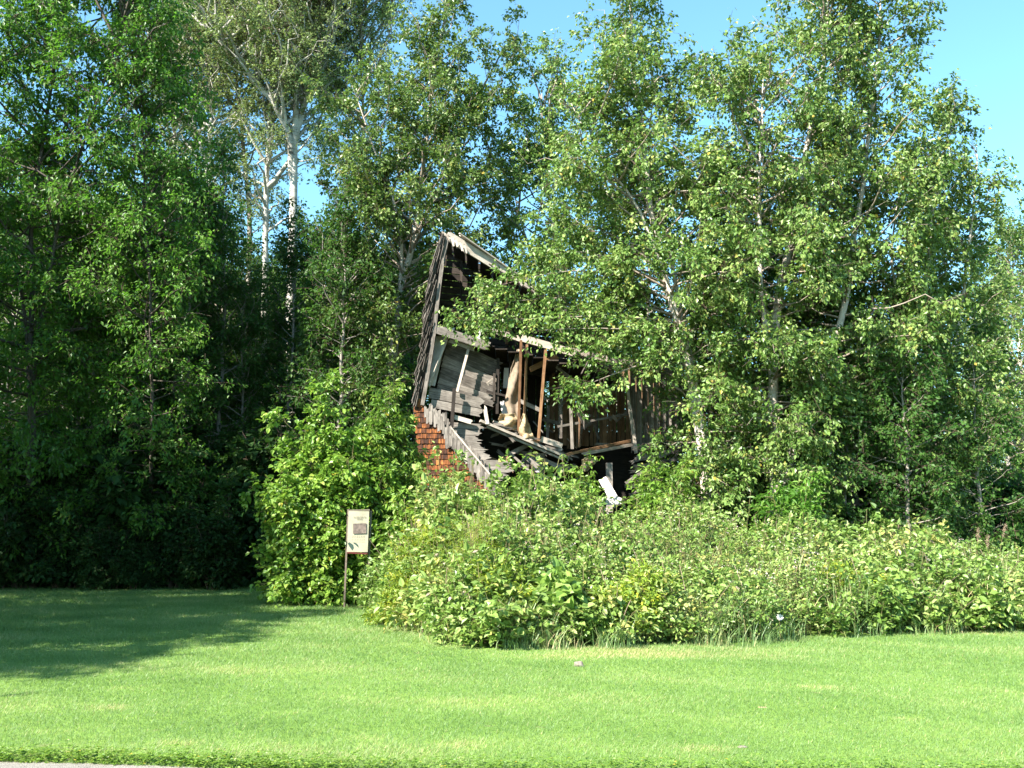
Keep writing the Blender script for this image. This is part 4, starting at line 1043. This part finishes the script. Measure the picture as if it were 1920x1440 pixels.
# shaded undergrowth along the foot of the stand
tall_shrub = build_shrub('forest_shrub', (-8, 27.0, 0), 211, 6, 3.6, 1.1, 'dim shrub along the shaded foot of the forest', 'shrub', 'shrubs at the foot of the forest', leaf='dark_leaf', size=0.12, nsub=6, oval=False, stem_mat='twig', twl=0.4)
tall_shrub.location = (-11.6, 27.4, 0)
for i, (px, Y, sc_) in enumerate([(20, 25.6, 0.7), (130, 26.4, 1.1), (210, 25.9, 0.6), (345, 26.8, 1.2), (420, 26.2, 0.8), (470, 27.2, 1.15), (80, 27.0, 1.3), (280, 26.6, 0.9), (520, 28.0, 1.3)]):
    dup(tall_shrub, ((px - 960) / F_PX * Y, Y, 0), i * 2.1, sc_)
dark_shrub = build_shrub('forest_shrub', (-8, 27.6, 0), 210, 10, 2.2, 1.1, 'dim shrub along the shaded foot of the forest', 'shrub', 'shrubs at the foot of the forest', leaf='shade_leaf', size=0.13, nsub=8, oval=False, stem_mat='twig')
first = True
for i in range(46):
    px = -60 + i * 14.5 + rngT.uniform(-8, 8) if i < 44 else 0
    Y = rngT.uniform(27.2, 30.5)
    X = (px - 960) / F_PX * Y; s = rngT.uniform(0.6, 2.1)
    if first: dark_shrub.location = (X, Y, 0); first = False
    else: dup(dark_shrub, (X, Y, 0), rngT.uniform(0, 6.28), s)
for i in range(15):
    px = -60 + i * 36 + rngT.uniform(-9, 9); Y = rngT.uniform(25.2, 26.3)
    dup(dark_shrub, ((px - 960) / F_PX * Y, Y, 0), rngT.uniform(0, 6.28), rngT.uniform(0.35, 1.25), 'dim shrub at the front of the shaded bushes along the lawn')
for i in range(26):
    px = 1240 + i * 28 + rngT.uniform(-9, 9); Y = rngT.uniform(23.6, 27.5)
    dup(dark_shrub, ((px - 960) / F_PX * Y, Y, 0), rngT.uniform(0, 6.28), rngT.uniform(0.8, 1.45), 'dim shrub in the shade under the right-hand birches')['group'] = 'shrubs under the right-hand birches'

# ---------------------------------------------------------------- thicket over the mound
def canes(rng, XY, H_, lean, K=5):
    n = len(XY); az = rng.uniform(0, 2 * math.pi, n)
    u = np.linspace(0, 1, K)[None, :, None]
    B = np.concatenate((XY, np.zeros((n, 1))), axis=1)[:, None]
    off = np.stack((np.cos(az) * lean, np.sin(az) * lean, np.zeros(n)), axis=1)[:, None]
    Z = np.zeros((n, 1, 3)); Z[:, 0, 2] = H_
    Q = B + off * u ** 1.8 + Z * (u * (1.12 - 0.12 * u))
    return Q
def mound_pts(rng, n, x0, x1, depth=7.0):
    x = rng.uniform(x0, x1, n); e = rng.uniform(0.02, 1, n) ** 0.9 * depth
    return np.stack((x, edge_y(x) + e), axis=1), e
rng = np.random.default_rng(300)
XY, e = mound_pts(rng, 5200, -3.7, 12.5)
k = ~((XY[:, 0] < -2.6) & (XY[:, 1] < 18.4)); XY = XY[k]
Hm = mound_h(XY[:, 0], XY[:, 1]) * rng.uniform(0.62, 1.15, len(XY))
shoot = rng.uniform(size=len(XY)) < 0.05
Hm = Hm + shoot * rng.uniform(0.1, 0.5, len(XY)) * np.clip(Hm, 0, 1.2)
C = canes(rng, XY, Hm, rng.uniform(0.05, 0.4, len(XY)))
S, Ls, ix, ss = spawn(rng, C, np.full(len(C), 7), 0.15, 1.0, 0.27, (35, 80), up=0.1, grav=-0.2, K=3)
tone = 0.5 + 0.30 * np.sin(XY[:, 0] * 1.9 + 1) * np.sin(XY[:, 1] * 1.6 + 0.5 * XY[:, 0]) + rng.normal(size=len(XY)) * 0.12
lsz = 0.085 + 0.030 * np.sin(XY[:, 0] * 2.3 + 0.7) * np.sin(XY[:, 1] * 1.9 - 0.6 * XY[:, 0]) + 0.022 * np.sin(XY[:, 0] * 0.8 + 2.0) + rng.normal(size=len(XY)) * 0.008
lsz = np.clip(lsz * 1.02, 0.05, 0.15)
V, Q = join([tubes(C, np.full((len(C), 5), 0.006) , 3), tubes(S, np.full((len(S), 3), 0.0025), 3)])
tag(link('bramble_stems', raw_mesh('bramble_stems', V, quads=Q), M['stem']), None, 'thicket', None, 'stuff')['label'] = 'thin brown stems standing inside the sunlit thicket'
tag(link('bramble_thicket', leaf_mesh('bramble_thicket', rng, S, 9, lsz[ix], 0.2, 1.0, 0.66, True, tint_base=np.clip(tone, 0.1, 0.82)[ix], spread=0.045), M['bramble_leaf']), 'dense sunlit bramble and wild rose thicket mounded before the ruin', 'thicket', None, 'stuff')
# pale spent flowers and seed heads over it
n = 2600
XYf, ef = mound_pts(rng, n, -1.5, 11.5, 6.5)
kk = (np.sin(XYf[:, 0] * 1.7) + np.sin(XYf[:, 1] * 2.3 + XYf[:, 0]) + rng.normal(size=n) * 0.7) > 0.35
XYf = XYf[kk & (ef[:] > 0.8)]; n = len(XYf)
B = np.column_stack((XYf, mound_h(XYf[:, 0], XYf[:, 1]) * rng.uniform(0.88, 1.06, n)))
idx = np.repeat(np.arange(n), 5)
V, Fq = leaf_geo(rng, B[idx] + rng.normal(size=(len(idx), 3)) * 0.018, unit(rng.normal(size=(len(idx), 3))), unit(rng.normal(size=(len(idx), 3))), rng.uniform(0.012, 0.030, len(idx)), 0.9, oval=False)
M['blossom'] = plain_mat('blossom', (0.42, 0.33, 0.27), (0.78, 0.70, 0.62), 40.0, tf=0.3)
tag(link('blossom', raw_mesh('blossom', V, tris=Fq), M['blossom']), 'pale faded flower heads scattered over the thicket', 'flowers', None, 'stuff')

# yellow-green goldenrod patches at the left foot
def patch(name, cx, cy, rx, ry, n, hs, mat, label, seed, size=0.075, ratio=0.4, per=10, cat='plant', droop=0.1):
    rng = np.random.default_rng(seed)
    a = rng.uniform(0, 2 * math.pi, n); r = np.sqrt(rng.uniform(0, 1, n))
    XY = np.stack((cx + np.cos(a) * r * rx, cy + np.sin(a) * r * ry), axis=1)
    H_ = (mound_h(XY[:, 0], XY[:, 1]) + hs) * rng.uniform(0.75, 1.1, n)
    C = canes(rng, XY, H_, rng.uniform(0.02, 0.2, n))
    S, Ls, ix, ss = spawn(rng, C, np.full(n, 6), 0.35, 1.0, 0.16, (30, 80), up=0.15, grav=-0.1, K=3)
    root = empty(name, (cx, cy, 0), label, cat)
    off = np.array((cx, cy, 0))
    V, Q = join([tubes(C - off, np.full((len(C), 5), 0.004), 3)])
    link('stems', raw_mesh('stems', V, quads=Q), M['stem'], root)
    link('leaves', leaf_mesh('leaves', rng, S - off, per, size, droop, 1.0, ratio, True, spread=0.03), M[mat], root)
    return root
def gp(px, py, dy=0.0):
    g_ = G(px, py); return float(g_[0]), float(g_[1] + dy)
x_, y_ = gp(760, 1180, 0.9)
patch('goldenrod', x_, y_, 0.55, 0.8, 170, 0.18, 'golden_leaf', 'yellow-green goldenrod clump at the left corner of the thicket', 401)
x_, y_ = gp(850, 1205, 1.6)
patch('goldenrod', x_, y_, 0.7, 0.7, 190, 0.12, 'golden_leaf', 'feathery goldenrod patch a little up the left slope of the thicket', 402, size=0.05, ratio=0.25)
x_, y_ = gp(960, 1218, 0.9)
patch('goldenrod', x_, y_, 0.5, 0.5, 110, 0.06, 'golden_leaf', 'yellow-leaved clump low in the middle front of the thicket', 403)
x_, y_ = gp(1190, 1212, 0.45)
patch('goldenrod', x_, y_, 0.45, 0.35, 90, 0.08, 'golden_leaf', 'yellowing leafy clump at the lawn edge below the white plank', 404)
x_, y_ = gp(1045, 1212, 0.35)
patch('burdock', x_, y_, 0.25, 0.25, 24, 0.15, 'bramble_leaf', 'broad-leaved pale plant at the front edge of the thicket', 405, size=0.16, ratio=0.75, per=5)
x_, y_ = gp(1640, 1190, 0.9)
patch('goldenrod', x_, y_, 0.5, 0.5, 90, 0.05, 'golden_leaf', 'yellow-green clump low on the right part of the thicket', 406)

# long grass along the foot of the thicket and through its right half
def blades(rng, B, L, w, bend, azs=None, seg=3):
    n = len(B); az = rng.uniform(0, 2 * math.pi, n) if azs is None else azs
    d = np.stack((np.cos(az), np.sin(az), np.zeros(n)), axis=1); sd2 = np.stack((-np.sin(az + 0.6), np.cos(az + 0.6), np.zeros(n)), axis=1)
    Vs = []
    for k in range(seg):
        u = k / seg
        c = B + d * (bend * L * u ** 2)[:, None] + np.array((0, 0, 1.0)) * (L * (u - 0.35 * bend * u ** 2))[:, None]
        wk = (w * (1 - u * 0.6))[:, None]
        Vs += [c - sd2 * wk / 2, c + sd2 * wk / 2]
    Vs.append(B + d * (bend * L)[:, None] + np.array((0, 0, 1.0)) * (L * (1 - 0.35 * bend))[:, None])
    V = np.stack(Vs, axis=1); m = V.shape[1]
    o = (np.arange(n) * m)[:, None]
    T = []
    for k in range(seg - 1):
        a = 2 * k; T += [[a, a + 1, a + 3], [a, a + 3, a + 2]]
    T.append([2 * seg - 2, 2 * seg - 1, 2 * seg])
    F = np.stack([o + t for t in T], axis=1).reshape(-1, 3)
    return V.reshape(-1, 3), F, len(T)
rng = np.random.default_rng(310)
n = 15000
x = rng.uniform(-3.2, 12.5, n); e = np.abs(rng.normal(size=n)) * np.where(x > 3.5, 1.3, 0.35) - 0.05
# grass grows in tussocks
tus = np.sin(x * 5.1 + 0.5) + np.sin(x * 2.3 + e * 2) + rng.normal(size=n) * 0.8
k = (tus > np.where(x > 3.5, 0.45, 0.85)); x, e = x[k], e[k]; n = len(x)
y = edge_y(x) + e
z0 = np.where(e > 0.25, mound_h(x, y) * 0.55, 0.0)
L = rng.uniform(0.15, 0.50, n)
B = np.stack((x, y, z0), axis=1)
V, F, nt_ = blades(rng, B, L, np.full(n, 0.009), rng.uniform(0.2, 1.1, n))
tint = np.repeat(np.clip(0.35 + 0.25 * np.sin(x * 3.1) + rng.normal(size=n) * 0.25, 0, 1), nt_)
tag(link('long_grass', raw_mesh('long_grass', V, tris=F, tint=tint), M['tall_grass']), 'unmown pale grass tufts along the foot of the thicket', 'grass', None, 'stuff')
rng = np.random.default_rng(311)
n = 5200
XYg, eg = mound_pts(rng, n, -2.4, 12.0, 6.0)
kk = (np.sin(XYg[:, 0] * 1.1 + 2) * np.sin(XYg[:, 1] * 1.4) + 0.10 * (XYg[:, 0] - 2) + rng.normal(size=n) * 0.45) > 0.45
XYg = XYg[kk]; n = len(XYg); hz = mound_h(XYg[:, 0], XYg[:, 1])
V, F, nt_ = blades(rng, np.column_stack((XYg, hz * 0.72)), rng.uniform(0.25, 0.62, n), np.full(n, 0.008), rng.uniform(0.15, 1.0, n))
tag(link('thicket_grass', raw_mesh('thicket_grass', V, tris=F, tint=np.repeat(np.clip(rng.normal(0.55, 0.28, n), 0, 1), nt_)), M['tall_grass']), 'tall grass blades growing up through the right part of the thicket', 'grass', None, 'stuff')
n = 200
XYd, ed_ = mound_pts(rng, n, -2.4, 12.0, 6.0); hz = mound_h(XYd[:, 0], XYd[:, 1])
Cd = canes(rng, XYd, hz + rng.uniform(0.02, 0.38, n), rng.uniform(0.1, 0.6, n), K=6)
V, Q = tubes(Cd, np.full((n, 6), 0.0045), 3)
tag(link('dead_stems', raw_mesh('dead_stems', V, quads=Q), M['plume']), 'dry arching stems poking out of the thicket', 'thicket', None, 'stuff')
# plumed grass stems at the right
for k, (px, py, hpx) in enumerate([(1832, 1035, 990), (1850, 1040, 1003), (1872, 1030, 982)]):
    a, c = P(px, py, 18.5), P(px + (14 if k == 2 else 2), hpx, 18.5)
    rg = np.random.default_rng(500 + k)
    root = empty('reed_stem', (a[0], a[1], 0), ['leftmost plumed brown grass stem over the right thicket', 'shortest plumed grass stem, middle of three at the right', 'pale leaning grass stem with drooping plume at the far right'][k], 'grass stem')
    off = np.array((a[0], a[1], 0))
    pth = smooth_path([(0, 0, 0), a - off, c - off], 8, rg, 0.005)[None]
    V, Q = tubes(pth, np.full((1, 8), 0.0035), 4)
    link('stalk', raw_mesh('stalk', V, quads=Q), M['stem'], root)
    n = 110; s = rg.uniform(0.86, 1.0, n); p_, t_ = interp_path(pth, np.zeros(n, int), s)
    V, Fq = leaf_geo(rg, p_ + rg.normal(size=(n, 3)) * 0.012, rg.normal(size=(n, 3)) * 0.6 + (0.2, 0, -0.6), rg.normal(size=(n, 3)), rg.uniform(0.025, 0.05, n), 0.22, oval=False)
    link('plume', raw_mesh('plume', V, tris=Fq), M['plume'], root)

# ---------------------------------------------------------------- lawn blades and verge weeds
rng = np.random.default_rng(320)
def lawn_pts(n, y0, y1):
    u = rng.uniform(0, 1, n)
    y = y0 * (y1 / y0) ** u              # density falls with distance
    x = rng.uniform(-1, 1, n) * (0.56 * y + 4.0)
    return x, y
x, y = lawn_pts(1150000, 6.35, 27.0)
fy = np.interp(x, [p[0] for p in LAWN_FRONT], [p[1] for p in LAWN_FRONT])
inside = (y > fy) & ((x < -3.35) | (y < edge_y(x) + 0.25)) & (y < np.interp(x, [-15, -9.5, -6, -3], [25.2, 26.2, 27, 23.5]) + 0.3)
x, y = x[inside], y[inside]; n = len(x)
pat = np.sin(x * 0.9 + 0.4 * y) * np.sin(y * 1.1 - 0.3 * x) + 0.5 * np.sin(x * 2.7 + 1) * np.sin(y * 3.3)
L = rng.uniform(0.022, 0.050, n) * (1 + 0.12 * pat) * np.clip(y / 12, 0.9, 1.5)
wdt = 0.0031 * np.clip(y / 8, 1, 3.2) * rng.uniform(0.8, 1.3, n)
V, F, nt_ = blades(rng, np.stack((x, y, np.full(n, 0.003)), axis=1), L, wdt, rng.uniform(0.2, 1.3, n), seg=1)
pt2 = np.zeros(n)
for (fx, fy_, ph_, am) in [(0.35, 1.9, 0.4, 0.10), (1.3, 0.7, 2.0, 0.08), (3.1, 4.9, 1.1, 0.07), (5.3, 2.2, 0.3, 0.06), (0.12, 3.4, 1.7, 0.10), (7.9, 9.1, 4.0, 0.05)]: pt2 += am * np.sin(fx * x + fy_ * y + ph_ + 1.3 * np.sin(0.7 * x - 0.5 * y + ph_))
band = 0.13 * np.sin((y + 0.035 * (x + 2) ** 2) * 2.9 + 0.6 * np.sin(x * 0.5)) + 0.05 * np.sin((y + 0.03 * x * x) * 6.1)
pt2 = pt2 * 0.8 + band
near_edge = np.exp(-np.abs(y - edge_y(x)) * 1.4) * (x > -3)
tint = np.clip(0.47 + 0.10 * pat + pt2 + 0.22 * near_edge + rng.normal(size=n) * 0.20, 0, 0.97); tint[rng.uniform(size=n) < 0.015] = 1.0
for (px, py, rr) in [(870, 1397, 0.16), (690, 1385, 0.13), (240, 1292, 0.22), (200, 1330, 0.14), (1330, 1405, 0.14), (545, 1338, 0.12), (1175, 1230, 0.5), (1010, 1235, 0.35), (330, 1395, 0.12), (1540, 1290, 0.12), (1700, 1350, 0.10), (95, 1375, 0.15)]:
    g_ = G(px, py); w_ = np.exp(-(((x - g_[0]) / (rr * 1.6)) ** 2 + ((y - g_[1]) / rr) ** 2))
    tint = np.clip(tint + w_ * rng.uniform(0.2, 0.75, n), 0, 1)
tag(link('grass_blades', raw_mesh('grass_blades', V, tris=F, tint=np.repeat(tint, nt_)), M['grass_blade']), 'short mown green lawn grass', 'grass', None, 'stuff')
# clover and weeds along the road edge
n = 5200
x = rng.uniform(-4.6, 3.5, n); off = np.abs(rng.normal(size=n)) * 0.15 + 0.03
keep = rng.uniform(size=n) < np.interp(x, [-4.6, -1.6, -0.8, 3.5], [1, 1, 0.45, 0.25]); x, off = x[keep], off[keep]
fy = np.interp(x, [p[0] for p in LAWN_FRONT], [p[1] for p in LAWN_FRONT])
B = np.stack((x, fy + off - 0.02, rng.uniform(0.01, 0.075, len(x))), axis=1); n = len(B)
idx = np.repeat(np.arange(n), 3); a = rng.uniform(0, 6.28, n)[idx] + np.tile([0, 2.1, 4.2], n)
ax = np.stack((np.cos(a), np.sin(a), rng.uniform(-0.2, 0.3, len(a))), axis=1)
nr = rng.normal(size=ax.shape) * 0.25 + (0, 0, 1)
V, Fq = leaf_geo(rng, B[idx], ax, nr, rng.uniform(0.014, 0.028, len(a)), 0.8)
tag(link('verge_weeds', raw_mesh('verge_weeds', V, quads=Fq, tint=np.repeat(np.clip(rng.normal(0.5, 0.22, len(a)), 0, 1), 2)), M['bush_leaf']), 'low clover and weeds along the road edge', 'weeds', None, 'stuff')

# ---------------------------------------------------------------- small things on the lawn
def stone(px, py, r, mat, label, seed, flat=0.6, name='stone', cat='stone'):
    g_ = G(px, py); rg = np.random.default_rng(seed)
    import bmesh
    bm = bmesh.new(); bmesh.ops.create_icosphere(bm, subdivisions=3, radius=1.0)
    ph_ = rg.uniform(0, 6, 6)
    for v in bm.verts:
        d = v.co.normalized()
        k = 1 + 0.18 * math.sin(3 * d.x + ph_[0]) * math.sin(2.5 * d.y + ph_[1]) + 0.12 * math.sin(5 * d.z + ph_[2] + 3 * d.x) + 0.05 * math.sin(9 * d.y + ph_[3])
        v.co = Vector((d.x * k * r * 1.25, d.y * k * r, d.z * k * r * flat + r * flat * 0.55))
    me = bpy.data.meshes.new(name); bm.to_mesh(me); bm.free()
    return tag(link(name, me, M[mat], None, True, g_), label, cat)
stone(1085, 1250, 0.045, 'stone', 'small grey-brown stone on the lawn before the thicket', 1, 0.9)
stone(1429, 1327, 0.040, 'insulation', 'flat tan leaf-like scrap on the right of the lawn', 2, 0.12, 'fallen_leaf', 'leaf')
stone(1392, 1402, 0.030, 'stone', 'tiny flat stone near the bottom right of the lawn', 3, 0.3)
for k, (px, py, Y, lb) in enumerate([(1382, 1071, 16.4, 'large white bloom in the middle of the right thicket'), (1462, 1158, 14.0, 'white bloom low on the front of the right thicket')]):
    c = P(px, py, Y); rg = np.random.default_rng(600 + k)
    root = empty('white_flower', (c[0], c[1], 0), lb, 'flower')
    n = 9; a = np.arange(n) * 0.7
    V, Fq = leaf_geo(rg, np.tile((0, 0, c[2]), (n, 1)).astype(float), np.stack((np.cos(a), np.sin(a) * 0.5 - 0.4, np.sin(a) * 0.8), axis=1), np.tile((0.1, -1.0, 0.4), (n, 1)), np.full(n, 0.055), 0.8)
    link('petals', raw_mesh('petals', V, quads=Fq), M['white_paint'], root)
    V, Q = tubes(np.array([[(0, 0, 0), (0, 0.01, c[2] * 0.5), (0, 0.01, c[2])]], dtype=float), np.full((1, 3), 0.004), 4)
    link('stalk', raw_mesh('stalk', V, quads=Q), M['stem'], root)

# ---------------------------------------------------------------- labels that tell the dim shrubs apart
def px_of(o): return 960 + o.location.x / o.location.y * F_PX
groups = {}
for o in COL.objects:
    if o.parent is None and o.get('group') in ('shrubs at the foot of the forest', 'shrubs under the right-hand birches', 'forest trees in the dark stand'): groups.setdefault(o['group'], []).append(o)
ORD = ['first', 'second', 'third', 'fourth', 'fifth', 'sixth', 'seventh', 'eighth', 'ninth', 'tenth', 'eleventh', 'twelfth', 'thirteenth', 'fourteenth', 'fifteenth', 'sixteenth', 'seventeenth', 'eighteenth', 'nineteenth', 'twentieth', 'twenty-first', 'twenty-second', 'twenty-third', 'twenty-fourth', 'twenty-fifth', 'twenty-sixth', 'twenty-seventh', 'twenty-eighth', 'twenty-ninth', 'thirtieth']
for gname, obs in groups.items():
    cells = {}
    for o in sorted(obs, key=px_of):
        p_ = px_of(o)
        if 'stand' in gname:
            key = o['label']
            key = ('near ' if o.location.y < 38 else ('middle-distance ' if o.location.y < 48 else 'distant ')) + key
        else:
            size = 'low' if o.scale.x < 1.05 else ('tall' if o.scale.x > 1.5 else 'mid-sized')
            row = 'at the lawn edge' if o.location.y < 25.7 else 'behind'
            key = size + ' dim shrub ' + (('in the shade under the right-hand birches' + (', front row' if o.location.y < 25.5 else ', back row')) if 'birches' in gname else ('at the lawn edge below the dark forest' if o.location.y < 26.4 else 'along the shaded foot of the forest'))
        cells.setdefault(key, []).append(o)
    for key, ob in cells.items():
        for i, o in enumerate(ob):
            o['label'] = key if len(ob) == 1 else key + ', ' + ORD[min(i, len(ORD) - 1)] + ' from left'
